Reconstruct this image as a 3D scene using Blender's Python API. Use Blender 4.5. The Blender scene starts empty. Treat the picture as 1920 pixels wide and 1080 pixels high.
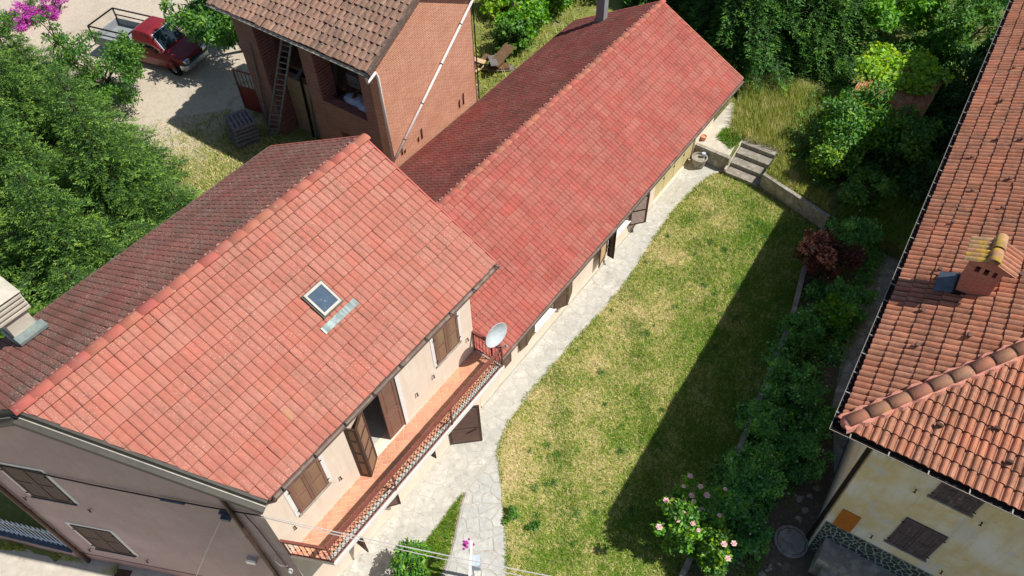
import bpy, math, random
import numpy as np
from mathutils import Vector, Matrix

# ------------------------------------------------------------------ camera, sky, sun, exposure
scene = bpy.context.scene
cam_d = bpy.data.cameras.new('camera')
cam = bpy.data.objects.new('camera', cam_d)
scene.collection.objects.link(cam)
cam.location = (-2.7567, -8.4529, 20.6942)
cam.rotation_euler = (0.698847, 0.023217, -0.950406)
cam_d.sensor_width = 36.0
cam_d.lens = 26.862
cam_d.clip_end = 600
scene.camera = cam
CAM = Vector(cam.location)

SUN = Vector((0.223, -0.508, 0.832)).normalized()
world = bpy.data.worlds.new('World')
scene.world = world
world.use_nodes = True
wn = world.node_tree
sky = wn.nodes.new('ShaderNodeTexSky')
sky.sky_type = 'NISHITA'
sky.sun_disc = False
sky.sun_elevation = math.asin(SUN.z)
sky.sun_rotation = math.atan2(SUN.x, SUN.y)
sky.altitude = 300
sky.air_density = 1.0
sky.dust_density = 1.0
wn.links.new(sky.outputs[0], wn.nodes['Background'].inputs[0])
wn.nodes['Background'].inputs[1].default_value = 0.085
sun_d = bpy.data.lights.new('sun', 'SUN')
sun_d.energy = 5.0
sun_d.angle = math.radians(0.53)
sun_d.color = (1.0, 0.955, 0.89)
sun_o = bpy.data.objects.new('sun', sun_d)
sun_o.rotation_euler = SUN.to_track_quat('Z', 'Y').to_euler()
sun_o.location = (0, 0, 40)
scene.collection.objects.link(sun_o)
scene.view_settings.view_transform = 'Standard'
scene.view_settings.look = 'None'
scene.view_settings.exposure = 0.1
scene.view_settings.gamma = 1.0

R = random.Random(11)
NR = np.random.default_rng(5)
I4 = Matrix.Identity(4)
COL = scene.collection

# ------------------------------------------------------------------ materials
def rgb(r, g, b):
    f = lambda c: (c / 255 / 12.92) if c / 255 <= 0.04045 else ((c / 255 + 0.055) / 1.055) ** 2.4
    return (f(r), f(g), f(b), 1)

class NT:
    def __init__(s, name):
        s.m = bpy.data.materials.new(name)
        s.m.use_nodes = True
        s.t = s.m.node_tree
        s.p = s.t.nodes['Principled BSDF']
        s.pos = s.n('ShaderNodeNewGeometry')
    def n(s, kind, **kw):
        o = s.t.nodes.new(kind)
        for k, v in kw.items():
            setattr(o, k, v)
        return o
    def l(s, a, b):
        s.t.links.new(a, b)
    def noise(s, scale, detail=4, rough=0.6, vec=None):
        n = s.n('ShaderNodeTexNoise')
        n.inputs['Scale'].default_value = scale
        n.inputs['Detail'].default_value = detail
        n.inputs['Roughness'].default_value = rough
        s.l(vec or s.pos.outputs['Position'], n.inputs['Vector'])
        return n.outputs['Fac']
    def ramp(s, fac, stops, interp='LINEAR'):
        r = s.n('ShaderNodeValToRGB')
        r.color_ramp.interpolation = interp
        e = r.color_ramp.elements
        while len(e) < len(stops):
            e.new(0.5)
        for i, (p, c) in enumerate(stops):
            e[i].position = p
            e[i].color = c if len(c) == 4 else (*c, 1)
        s.l(fac, r.inputs[0])
        return r.outputs[0]
    def mix(s, fac, a, b, blend='MIX'):
        m = s.n('ShaderNodeMix', data_type='RGBA', blend_type=blend)
        for sock, v in ((m.inputs[0], fac), (m.inputs[6], a), (m.inputs[7], b)):
            if hasattr(v, 'is_output'):
                s.l(v, sock)
            else:
                sock.default_value = v
        return m.outputs[2]
    def math(s, op, a, b=0.0, c=0.0):
        m = s.n('ShaderNodeMath', operation=op)
        for i, v in enumerate((a, b, c)):
            if hasattr(v, 'is_output'):
                s.l(v, m.inputs[i])
            else:
                m.inputs[i].default_value = v
        return m.outputs[0]
    def rand(s):
        oi = s.n('ShaderNodeObjectInfo')
        return s.math('FRACT', s.math('ADD', oi.outputs['Random'], s.pos.outputs['Random Per Island']))
    def bump(s, h, strength, dist=0.01):
        b = s.n('ShaderNodeBump')
        b.inputs['Strength'].default_value = strength
        b.inputs['Distance'].default_value = dist
        s.l(h, b.inputs['Height'])
        s.l(b.outputs[0], s.p.inputs['Normal'])

def band(v, lo, hi):
    return [(lo, (0, 0, 0)), (hi, (1, 1, 1))]

def mat(name, cols, scale=4, rough=0.8, rnd=0.0, spots=(), bump=0.0, bscale=40, metal=0.0, detail=4, trans=0.0, spec=0.3, streak=None):
    """cols: colours spread over a noise field; spots: (colour, scale, threshold, strength)"""
    t = NT(name)
    if len(cols) == 1:
        cols = [cols[0], tuple(c * 0.88 for c in cols[0][:3]) + (1,)]
    k = len(cols)
    stops = [(0.3 + 0.4 * i / (k - 1), c) for i, c in enumerate(cols)]
    col = t.ramp(t.noise(scale, detail), stops)
    if rnd:
        r = t.rand()
        h = t.n('ShaderNodeHueSaturation')
        t.l(col, h.inputs['Color'])
        t.l(t.math('MULTIPLY_ADD', r, 2 * rnd, 1 - rnd), h.inputs['Value'])
        r2 = t.math('FRACT', t.math('MULTIPLY', r, 17.31))
        t.l(t.math('MULTIPLY_ADD', r2, 0.02 if rnd < 0.3 else 0.045, 0.49 if rnd < 0.3 else 0.4775), h.inputs['Hue'])
        t.l(t.math('MULTIPLY_ADD', r2, -rnd * 0.8, 1 + rnd * 0.4), h.inputs['Saturation'])
        col = h.outputs[0]
    for c, sc, th, st in spots:
        f = t.ramp(t.noise(sc, 3, 0.7), [(th, (0, 0, 0)), (min(th + 0.06, 1), (st, st, st))])
        col = t.mix(f, col, c)
    if streak:
        mp = t.n('ShaderNodeMapping')
        mp.inputs['Scale'].default_value = (5, 5, 0.45)
        t.l(t.pos.outputs['Position'], mp.inputs['Vector'])
        f = t.ramp(t.noise(1.0, 5, 0.72, mp.outputs[0]), [(0.5, (0, 0, 0)), (0.78, (streak[1],) * 3)])
        col = t.mix(f, col, streak[0])
    t.l(col, t.p.inputs['Base Color'])
    t.p.inputs['Roughness'].default_value = rough
    t.p.inputs['Metallic'].default_value = metal
    t.p.inputs['Specular IOR Level'].default_value = spec
    if bump:
        t.bump(t.noise(bscale, 5), bump)
    if trans:
        tr = t.n('ShaderNodeBsdfTranslucent')
        mx = t.n('ShaderNodeMixShader')
        hs = t.n('ShaderNodeHueSaturation')
        hs.inputs['Saturation'].default_value = 1.15
        hs.inputs['Value'].default_value = 1.3
        t.l(col, hs.inputs['Color'])
        t.l(hs.outputs[0], tr.inputs[0])
        mx.inputs[0].default_value = trans
        t.l(t.p.outputs[0], mx.inputs[1])
        t.l(tr.outputs[0], mx.inputs[2])
        t.l(mx.outputs[0], t.t.nodes['Material Output'].inputs[0])
    return t.m

def brick_mat(name, c1, c2, mortar, bw=0.25, bh=0.065, msize=0.012, dirt=None):
    t = NT(name)
    sx = t.n('ShaderNodeSeparateXYZ')
    t.l(t.pos.outputs['Position'], sx.inputs[0])
    u = t.math('ADD', sx.outputs[0], sx.outputs[1])
    cb = t.n('ShaderNodeCombineXYZ')
    t.l(u, cb.inputs[0])
    t.l(sx.outputs[2], cb.inputs[1])
    b = t.n('ShaderNodeTexBrick')
    t.l(cb.outputs[0], b.inputs['Vector'])
    b.inputs['Scale'].default_value = 1.0
    b.inputs['Brick Width'].default_value = bw
    b.inputs['Row Height'].default_value = bh
    b.inputs['Mortar Size'].default_value = msize
    b.inputs['Mortar Smooth'].default_value = 0.2
    b.inputs['Color1'].default_value = c1
    b.inputs['Color2'].default_value = c2
    b.inputs['Mortar'].default_value = mortar
    col = b.outputs['Color']
    f = t.ramp(t.noise(1.3, 5, 0.7), [(0.38, (0, 0, 0)), (0.72, (0.6, 0.6, 0.6))])
    col = t.mix(f, col, dirt or tuple(c * 0.7 for c in c1[:3]) + (1,))
    f2 = t.ramp(t.noise(26, 3, 0.7), [(0.58, (0, 0, 0)), (0.7, (0.5, 0.5, 0.5))])
    col = t.mix(f2, col, mortar)
    t.l(col, t.p.inputs['Base Color'])
    t.p.inputs['Roughness'].default_value = 0.9
    inv = t.math('SUBTRACT', 1.0, b.outputs['Fac'])
    t.bump(inv, 0.8, 0.012)
    return t.m

M = {}
def tile_mat(key, name, a, b, dirtc, dirt_amt, white_th, rnd, stretch=(11, 0.9, 0.9), ek=0.5):
    t = NT(name)
    col = t.ramp(t.noise(2.6, 5, 0.7), [(0.3, a), (0.7, b)])
    h = t.n('ShaderNodeHueSaturation')
    r = t.rand()
    t.l(col, h.inputs['Color'])
    t.l(t.math('MULTIPLY_ADD', r, 2 * rnd, 1 - rnd), h.inputs['Value'])
    r2 = t.math('FRACT', t.math('MULTIPLY', r, 13.7))
    t.l(t.math('MULTIPLY_ADD', r2, 0.008, 0.497), h.inputs['Hue'])
    t.l(t.math('MULTIPLY_ADD', r2, -0.10, 1.02), h.inputs['Saturation'])
    col = h.outputs[0]
    # grime running down the slope along the rolls
    mp = t.n('ShaderNodeMapping')
    mp.inputs['Scale'].default_value = stretch
    t.l(t.pos.outputs['Position'], mp.inputs['Vector'])
    st = t.ramp(t.noise(1.0, 5, 0.72, mp.outputs[0]), [(0.42, (0, 0, 0)), (0.68, (1, 1, 1))])
    st2 = t.ramp(t.noise(2.7, 4, 0.7, mp.outputs[0]), [(0.5, (0, 0, 0)), (0.75, (1, 1, 1))])
    d = t.math('MULTIPLY', t.ramp(t.noise(0.7, 6, 0.75), band(0, 0.36, 0.66)), t.ramp(t.noise(9, 4, 0.7), band(0, 0.34, 0.62)))
    d = t.math('MULTIPLY', t.math('ADD', d, t.math('ADD', t.math('MULTIPLY', st, 0.45), t.math('MULTIPLY', st2, 0.3))), dirt_amt)
    col = t.mix(t.math('MINIMUM', d, 0.92), col, dirtc)
    s2 = t.ramp(t.noise(42, 2, 0.6), [(white_th, (0, 0, 0)), (white_th + 0.05, (0.8, 0.8, 0.8))])
    gate = t.ramp(t.noise(0.9, 3, 0.6), band(0, 0.35, 0.62))
    col = t.mix(t.math('MULTIPLY', s2, gate), col, rgb(205, 192, 176))
    s3 = t.ramp(t.noise(70, 2, 0.6), [(0.56, (0, 0, 0)), (0.66, (0.6, 0.6, 0.6))])
    col = t.mix(s3, col, dirtc)
    yl = t.ramp(t.noise(1.7, 3, 0.5), [(0.735, (0, 0, 0)), (0.775, (0.4, 0.4, 0.4))])
    col = t.mix(yl, col, rgb(180, 150, 92))
    t.l(col, t.p.inputs['Base Color'])
    t.p.inputs['Roughness'].default_value = 0.85
    t.p.inputs['Specular IOR Level'].default_value = 0.2
    t.bump(t.noise(110, 4, 0.7), 0.45, 0.006)
    M[key] = t.m
    e = tuple(ek * (x * 0.5 + y * 0.5) for x, y in zip(b[:3], dirtc[:3])) + (1,)
    M[key + '_edge'] = mat(name + ' grimy edge', [e, tuple(c * 0.7 for c in e[:3]) + (1,)], 20, 0.95)

tile_mat('tile', 'salmon concrete tile', rgb(194, 120, 102), rgb(180, 106, 90), rgb(142, 100, 84), 0.7, 0.62, 0.022, ek=0.72)
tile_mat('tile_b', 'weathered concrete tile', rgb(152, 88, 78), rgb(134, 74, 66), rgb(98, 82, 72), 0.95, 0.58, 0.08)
tile_mat('tile_long', 'red concrete tile', rgb(186, 102, 88), rgb(168, 88, 76), rgb(122, 74, 66), 0.62, 0.635, 0.035, ek=0.62)
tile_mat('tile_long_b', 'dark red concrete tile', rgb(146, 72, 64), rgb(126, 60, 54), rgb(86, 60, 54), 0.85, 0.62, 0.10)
tile_mat('tile_barn', 'faded clay tile', rgb(178, 138, 116), rgb(158, 120, 102), rgb(108, 92, 80), 0.85, 0.68, 0.15, (0.9, 9, 0.9))
tile_mat('clay', 'terracotta roll tile', rgb(206, 138, 106), rgb(184, 116, 88), rgb(122, 94, 78), 0.8, 0.72, 0.12, (2.5, 2.5, 2.5), 0.34)
M['ridge'] = mat('ridge tile', [rgb(190, 118, 100), rgb(178, 104, 88), rgb(168, 112, 96)], 2.2, 0.85, rnd=0.06, spots=((rgb(190, 165, 145), 9, 0.62, 0.6),), bump=0.3)
M['hipcap'] = mat('lichened hip tile', [rgb(206, 142, 112), rgb(188, 132, 104), rgb(166, 126, 102)], 3, 0.88, rnd=0.12, spots=((rgb(196, 160, 40), 3.2, 0.66, 0.75), (rgb(128, 112, 94), 12, 0.58, 0.6)), bump=0.35)
M['yellowlichen'] = mat('yellow lichened tile', [rgb(196, 150, 120), rgb(176, 140, 100), rgb(150, 130, 105)], 7, 0.9, rnd=0.1, spots=((rgb(206, 172, 50), 6, 0.53, 0.8),), bump=0.4)
M['mortar_pink'] = mat('pink bedding mortar', [rgb(214, 150, 130), rgb(196, 130, 112)], 10, 0.95, bump=0.6, bscale=30)
M['mortar'] = mat('lime mortar lumps', [rgb(186, 150, 134), rgb(160, 112, 100)], 12, 0.95, bump=0.6, bscale=30)
M['cream'] = mat('cream stucco', [rgb(240, 222, 204), rgb(232, 212, 192), rgb(242, 226, 208)], 0.9, 0.92, streak=(rgb(196, 176, 156), 0.45), spots=((rgb(205, 182, 160), 2.2, 0.66, 0.35),), bump=0.12, bscale=60)
M['mauve'] = mat('pinkish grey stucco', [rgb(200, 174, 169), rgb(187, 161, 157), rgb(196, 170, 165)], 0.8, 0.92, streak=(rgb(176, 148, 136), 0.5), spots=((rgb(172, 148, 140), 1.7, 0.62, 0.5),), bump=0.12, bscale=60)
M['mauve_base'] = mat('dull mauve plinth', [rgb(184, 152, 144), rgb(166, 136, 130)], 2, 0.92, bump=0.15)
M['white'] = mat('white painted band', [rgb(240, 236, 232), rgb(228, 222, 216)], 3, 0.85)
M['yellow'] = mat('peeling yellow plaster', [rgb(248, 244, 230), rgb(244, 234, 206), rgb(236, 214, 160), rgb(246, 241, 224)], 0.75, 0.93, streak=(rgb(196, 176, 130), 0.5), spots=((rgb(226, 226, 216), 1.1, 0.56, 0.7), (rgb(214, 172, 92), 1.6, 0.66, 0.5)), bump=0.2, bscale=25)
M['barge'] = mat('dark grey sheet metal', [rgb(74, 72, 66), rgb(62, 60, 56)], 5, 0.5, metal=0.3)
M['edge'] = mat('pale metal edge', [rgb(164, 160, 150), rgb(140, 136, 128)], 6, 0.5, metal=0.3)
M['gutter'] = mat('dull brown gutter', [rgb(132, 112, 100), rgb(108, 92, 84), rgb(150, 132, 118)], 4, 0.6, metal=0.2)
M['gutter_dark'] = mat('dark gutter', [rgb(52, 44, 42), rgb(40, 34, 34)], 4, 0.55, metal=0.3)
M['soffit'] = mat('weathered soffit board', [rgb(120, 104, 92), rgb(98, 84, 74)], 6, 0.85)
M['brownpipe'] = mat('brown downpipe', [rgb(98, 72, 62), rgb(80, 58, 52)], 4, 0.5, metal=0.2)
M['whitepipe'] = mat('white plastic pipe', [rgb(238, 236, 232), rgb(222, 220, 214)], 4, 0.45)
M['shutter'] = mat('tan painted shutter', [rgb(138, 102, 86), rgb(124, 92, 78)], 3, 0.6, rnd=0.04)
M['shutter_panel'] = mat('faded shutter panel', [rgb(152, 120, 92), rgb(136, 106, 86)], 2, 0.65, rnd=0.04)
M['shutter_dark'] = mat('dark brown shutter', [rgb(86, 62, 52), rgb(70, 50, 44)], 5, 0.6, rnd=0.05)
M['shutter_slat'] = mat('brown shutter slat', [rgb(122, 96, 84), rgb(104, 80, 70)], 6, 0.6, rnd=0.06)
M['shutter_lit'] = mat('pale shutter slat', [rgb(186, 162, 150), rgb(168, 146, 136)], 6, 0.6, rnd=0.05)  # paler slat colour for two louvred annexe leaves
M['olivebrown'] = mat('weathered olive shutter', [rgb(112, 94, 70), rgb(94, 78, 58)], 5, 0.7, rnd=0.05)
M['greywood'] = mat('grey weathered wood', [rgb(136, 130, 128), rgb(112, 106, 106), rgb(152, 144, 140)], 9, 0.85, rnd=0.14, bump=0.3)
M['wood'] = mat('old brown timber', [rgb(120, 90, 64), rgb(92, 68, 48)], 8, 0.85, rnd=0.14, bump=0.3)
M['shutter_old'] = mat('weathered dark shutter', [rgb(112, 98, 98), rgb(90, 78, 80), rgb(128, 114, 110)], 9, 0.8, rnd=0.12, bump=0.3)
M['dark'] = mat('dark interior', [rgb(50, 44, 42), rgb(38, 34, 33)], 3, 0.9)  # shade of unlit hollows given as a colour
M['glass'] = mat('dark window glass', [rgb(40, 52, 62), rgb(30, 40, 50)], 1, 0.08, spec=0.8)
M['sky_glass'] = mat('dusty skylight glass', [rgb(58, 78, 98), rgb(70, 90, 108)], 5, 0.12, spots=((rgb(150, 165, 172), 14, 0.62, 0.5),), spec=0.8)
M['lead'] = mat('grey lead flashing', [rgb(158, 172, 168), rgb(132, 146, 144)], 9, 0.5, metal=0.35, bump=0.6, bscale=18)
M['sheet_blue'] = mat('blue grey flashing', [rgb(92, 104, 116), rgb(76, 86, 98)], 5, 0.5, metal=0.3)
M['terracotta'] = mat('terracotta floor tile', [rgb(208, 152, 122), rgb(196, 138, 108)], 2.5, 0.75, rnd=0.06, spots=((rgb(226, 190, 165), 5, 0.66, 0.5),))
M['grout'] = mat('cream grout', [rgb(240, 222, 202), rgb(230, 210, 190)], 4, 0.9)
M['railing'] = mat('red brown iron', [rgb(140, 84, 72), rgb(122, 70, 62)], 5, 0.5, metal=0.25, spots=((rgb(146, 92, 74), 12, 0.62, 0.6),))
M['iron'] = mat('black iron', [rgb(38, 32, 31), rgb(30, 26, 26)], 5, 0.55, metal=0.3)
M['dish'] = mat('white dish', [rgb(206, 213, 214), rgb(186, 196, 200)], 5, 0.4, spots=((rgb(150, 158, 160), 9, 0.6, 0.4),))
M['grey_plastic'] = mat('grey plastic', [rgb(150, 154, 156), rgb(132, 136, 138)], 2, 0.5)
M['stone'] = mat('pale flagstone', [rgb(198, 197, 190), rgb(180, 180, 174), rgb(206, 203, 194)], 3, 0.85, rnd=0.07, spots=((rgb(150, 150, 142), 6, 0.58, 0.5), (rgb(126, 122, 104), 2.2, 0.66, 0.4)), bump=0.35, bscale=35)
M['stone_worn'] = mat('worn pale paving', [rgb(198, 195, 186), rgb(180, 178, 169), rgb(206, 202, 192)], 2.2, 0.9, rnd=0.045, spots=((rgb(160, 157, 146), 5, 0.56, 0.6), (rgb(132, 126, 108), 1.6, 0.64, 0.45)), bump=0.4, bscale=30)
M['stone_joint'] = mat('paving mortar', [rgb(192, 188, 177), rgb(174, 171, 160), rgb(200, 194, 181)], 5, 0.93, spots=((rgb(140, 136, 118), 4, 0.6, 0.6), (rgb(104, 108, 66), 7, 0.66, 0.6)), bump=0.3)
M['concrete'] = mat('pale concrete', [rgb(204, 196, 180), rgb(188, 180, 164), rgb(212, 204, 188)], 1.6, 0.93, spots=((rgb(160, 152, 134), 3, 0.6, 0.5), (rgb(132, 126, 112), 14, 0.66, 0.5)), bump=0.2)
M['concrete_old'] = mat('stained old concrete', [rgb(176, 170, 156), rgb(142, 136, 124), rgb(190, 184, 170)], 2.2, 0.93, spots=((rgb(98, 94, 84), 4, 0.58, 0.6),), bump=0.3)
M['step_stone'] = mat('weathered step concrete', [rgb(166, 158, 146), rgb(132, 126, 114), rgb(180, 172, 158)], 3, 0.93, spots=((rgb(104, 98, 86), 5, 0.58, 0.7), (rgb(92, 94, 64), 3, 0.62, 0.5)), bump=0.4)
M['soil'] = mat('stony soil', [rgb(120, 106, 90), rgb(96, 84, 70), rgb(136, 122, 106)], 5, 0.95, spots=((rgb(178, 168, 152), 18, 0.66, 0.8), (rgb(84, 92, 50), 2.5, 0.58, 0.6)), bump=0.8, bscale=22)
M['wild'] = mat('rough grassy ground', [rgb(122, 116, 66), rgb(92, 102, 48), rgb(150, 136, 92)], 2.2, 0.95, spots=((rgb(72, 88, 38), 1.4, 0.55, 0.7),), bump=0.8, bscale=18)
M['barn_brick'] = brick_mat('orange brick', rgb(206, 138, 106), rgb(182, 110, 84), rgb(222, 186, 158))  # lighter copy of the barn brick, sunlight put into the colour
M['barn_brick_red'] = brick_mat('red brick', rgb(158, 96, 86), rgb(136, 78, 70), rgb(160, 132, 120))  # same brick darkened, shade of the unlit faces put into the colour
M['brown_brick'] = brick_mat('brown rough brick', rgb(186, 146, 116), rgb(164, 124, 98), rgb(180, 156, 134))
M['chim_brick'] = brick_mat('chimney brick', rgb(188, 118, 94), rgb(168, 98, 80), rgb(176, 140, 122), 0.22, 0.06)
M['green_stone'] = mat('dark green facing stone', [rgb(62, 84, 82), rgb(46, 64, 64), rgb(74, 94, 88)], 4, 0.6, rnd=0.2, bump=0.3)
M['facing_mortar'] = mat('facing mortar', [rgb(176, 180, 160), rgb(160, 164, 146)], 6, 0.9)
M['orange_board'] = mat('orange wooden board', [rgb(204, 126, 46), rgb(188, 112, 40)], 3, 0.7)
M['garage'] = mat('pale olive garage door', [rgb(206, 190, 142), rgb(196, 180, 134)], 1.4, 0.6)
M['curtain'] = mat('tan curtain', [rgb(206, 176, 132), rgb(190, 160, 118)], 3, 0.9)
M['truck_red'] = mat('worn crimson paint', [rgb(134, 32, 40), rgb(118, 28, 36)], 2, 0.35, spots=((rgb(188, 92, 90), 9, 0.68, 0.5),), spec=0.6)
M['chrome'] = mat('dull chrome', [rgb(196, 200, 204), rgb(170, 176, 182)], 3, 0.22, metal=0.8)
M['tyre'] = mat('black rubber', [rgb(32, 31, 31), rgb(26, 25, 25)], 8, 0.85)
M['tarp'] = mat('white blue tarpaulin', [rgb(196, 206, 220), rgb(160, 172, 192)], 4, 0.6)
M['gate_red'] = mat('red painted gate', [rgb(150, 62, 56), rgb(132, 52, 48)], 3, 0.6)
M['picket'] = mat('blue grey picket', [rgb(206, 214, 224), rgb(190, 200, 212)], 4, 0.5)
M['rust'] = mat('rusty sheet iron', [rgb(186, 130, 84), rgb(152, 102, 68), rgb(204, 156, 106)], 3, 0.85, spots=((rgb(176, 160, 136), 4, 0.55, 0.6), (rgb(86, 80, 56), 3, 0.6, 0.6)), bump=0.3)
M['bark'] = mat('bark', [rgb(96, 80, 64), rgb(72, 60, 48)], 9, 0.95, bump=0.8)
M['cable'] = mat('black cable', [rgb(60, 54, 52), rgb(48, 44, 42)], 4, 0.6)
M['cable_pale'] = mat('pale cable', [rgb(206, 200, 194), rgb(190, 184, 178)], 4, 0.6)
M['plum_leaf'] = mat('dull purple leaf', [rgb(120, 78, 70), rgb(98, 64, 56), rgb(138, 96, 78)], 3, 0.6, rnd=0.35, trans=0.25)
M['pink_leaf'] = mat('coppery young leaf', [rgb(206, 150, 120), rgb(190, 128, 104)], 5, 0.6, rnd=0.3, trans=0.3)  # lighter coppery leaves for the highest clumps
M['rose'] = mat('pale pink petal', [rgb(250, 218, 214), rgb(242, 196, 198)], 9, 0.7, rnd=0.12, trans=0.2)
M['magenta'] = mat('magenta petal', [rgb(206, 92, 190), rgb(188, 72, 172)], 6, 0.7, rnd=0.25, trans=0.2)
M['whitefl'] = mat('white petal', [rgb(226, 222, 204), rgb(210, 206, 186)], 6, 0.7, rnd=0.12, trans=0.2)

def leaf_mat(key, a, b, c):
    M[key] = mat(key + ' foliage', [rgb(*a), rgb(*b), rgb(*c)], 1.4, 0.55, rnd=0.36, trans=0.3, spec=0.35)
leaf_mat('spruce', (87, 121, 57), (61, 95, 45), (108, 143, 64))
leaf_mat('spruce_light', (138, 172, 77), (106, 147, 62), (161, 192, 91))
leaf_mat('laurel', (108, 159, 70), (78, 126, 57), (141, 189, 81))
leaf_mat('bright', (124, 180, 55), (96, 154, 45), (157, 203, 68))
leaf_mat('mid', (102, 150, 59), (75, 121, 49), (128, 174, 68))
leaf_mat('lime', (166, 203, 64), (138, 180, 55), (194, 219, 80))
leaf_mat('deep', (81, 124, 62), (62, 98, 52), (104, 151, 72))
leaf_mat('ivy', (126, 189, 96), (99, 158, 81), (162, 224, 109))

def lawn_mat(name, blade):
    t = NT(name)
    sx = t.n('ShaderNodeSeparateXYZ')
    t.l(t.pos.outputs['Position'], sx.inputs[0])
    gy = t.n('ShaderNodeMapRange')
    t.l(sx.outputs[1], gy.inputs[0])
    gy.inputs[1].default_value = -2.2
    gy.inputs[2].default_value = -5.6
    gx = t.n('ShaderNodeMapRange')
    t.l(sx.outputs[0], gx.inputs[0])
    gx.inputs[1].default_value = 5
    gx.inputs[2].default_value = 21
    n1 = t.noise(0.6, 6, 0.7)
    n2 = t.noise(7.5, 5, 0.8)
    f = t.math('ADD', t.math('MULTIPLY', n1, 0.75), t.math('MULTIPLY', n2, 0.72))
    f = t.math('ADD', f, t.math('MULTIPLY', gy.outputs[0], 0.17))
    f = t.math('ADD', f, t.math('MULTIPLY', gx.outputs[0], 0.09))
    f = t.math('SUBTRACT', f, 0.275)
    if blade:
        f = t.math('ADD', f, t.math('MULTIPLY_ADD', t.rand(), 0.5, -0.27))
    col = t.ramp(f, [(0.36, rgb(222, 202, 154)), (0.46, rgb(206, 194, 126)), (0.53, rgb(164, 170, 80)), (0.61, rgb(122, 150, 50)), (0.74, rgb(86, 126, 36))])
    if not blade:
        col = t.mix(t.ramp(t.noise(30, 3, 0.7), [(0.45, (0, 0, 0)), (0.7, (0.5, 0.5, 0.5))]), col, rgb(96, 88, 52))
        t.bump(t.noise(40, 4, 0.7), 0.9, 0.03)
    t.l(col, t.p.inputs['Base Color'])
    t.p.inputs['Roughness'].default_value = 0.9
    t.p.inputs['Specular IOR Level'].default_value = 0.15
    return t.m
M['lawn'] = lawn_mat('dry lawn', False)
M['blade'] = lawn_mat('lawn blades', True)
M['weed'] = mat('long grass blade', [rgb(186, 184, 104), rgb(156, 166, 76), rgb(214, 202, 140)], 1.6, 0.8, rnd=0.3, trans=0.2)
M['weed_green'] = mat('green grass blade', [rgb(128, 164, 54), rgb(98, 140, 42)], 1.6, 0.8, rnd=0.3, trans=0.2)

def yard_mat():
    t = NT('gravel yard')
    sx = t.n('ShaderNodeSeparateXYZ')
    t.l(t.pos.outputs['Position'], sx.inputs[0])
    g = t.n('ShaderNodeMapRange')
    t.l(sx.outputs[1], g.inputs[0])
    g.inputs[1].default_value = 18.5
    g.inputs[2].default_value = 13.5
    f = t.math('ADD', t.math('MULTIPLY', t.noise(1.3, 5, 0.7), 0.9), t.math('MULTIPLY', g.outputs[0], 0.36))
    gravel = t.ramp(t.noise(9, 5, 0.75), [(0.25, rgb(176, 162, 142)), (0.45, rgb(206, 194, 176)), (0.6, rgb(186, 172, 152)), (0.78, rgb(218, 208, 192))])
    gravel = t.mix(t.ramp(t.noise(60, 3, 0.8), [(0.5, (0, 0, 0)), (0.62, (0.6, 0.6, 0.6))]), gravel, rgb(140, 128, 112))
    gravel = t.mix(t.ramp(t.noise(0.5, 5, 0.7), [(0.5, (0, 0, 0)), (0.68, (0.45, 0.45, 0.45))]), gravel, rgb(158, 144, 118))
    green = t.ramp(t.noise(5, 4, 0.7), [(0.3, rgb(140, 138, 72)), (0.7, rgb(104, 120, 50))])
    col = t.mix(t.ramp(f, [(0.56, (0, 0, 0)), (0.74, (1, 1, 1))]), gravel, green)
    t.l(col, t.p.inputs['Base Color'])
    t.p.inputs['Roughness'].default_value = 0.95
    t.bump(t.noise(30, 4, 0.7), 0.8, 0.03)
    return t.m
M['yard'] = yard_mat()

# ------------------------------------------------------------------ object helpers
WM = {}
def put(o, parent=None, world=I4):
    COL.objects.link(o)
    o.matrix_basis = world
    if parent is not None:
        o.parent = parent
        o.matrix_parent_inverse = WM[parent.name].inverted()
    WM[o.name] = world.copy()
    return o
def thing(name, label, cat, loc, group=None):
    o = bpy.data.objects.new(name, None)
    o.empty_display_size = 0.3
    put(o, None, Matrix.Translation(loc))
    tag(o, label, cat, group)
    return o
def tag(o, label, cat, group=None):
    o['label'] = label
    o['category'] = cat
    if group:
        o['group'] = group
    return o
def struct(o, kind='structure', label=None, cat=None):
    o['kind'] = kind
    if label:
        o['label'] = label
    if cat:
        o['category'] = cat
    return o
def obj(name, mesh, material=None, parent=None, world=I4, label=None, smooth=False):
    me = mesh.mesh(name) if isinstance(mesh, MB) else mesh
    if material is not None and not me.materials:
        me.materials.append(M[material] if isinstance(material, str) else material)
        if isinstance(mesh, MB) and any(mesh.mi) and material + '_edge' in M:
            me.materials.append(M[material + '_edge'])
    if smooth:
        me.shade_smooth()
    o = put(bpy.data.objects.new(name, me), parent, world)
    if label:
        o['label'] = label
    return o

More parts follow.
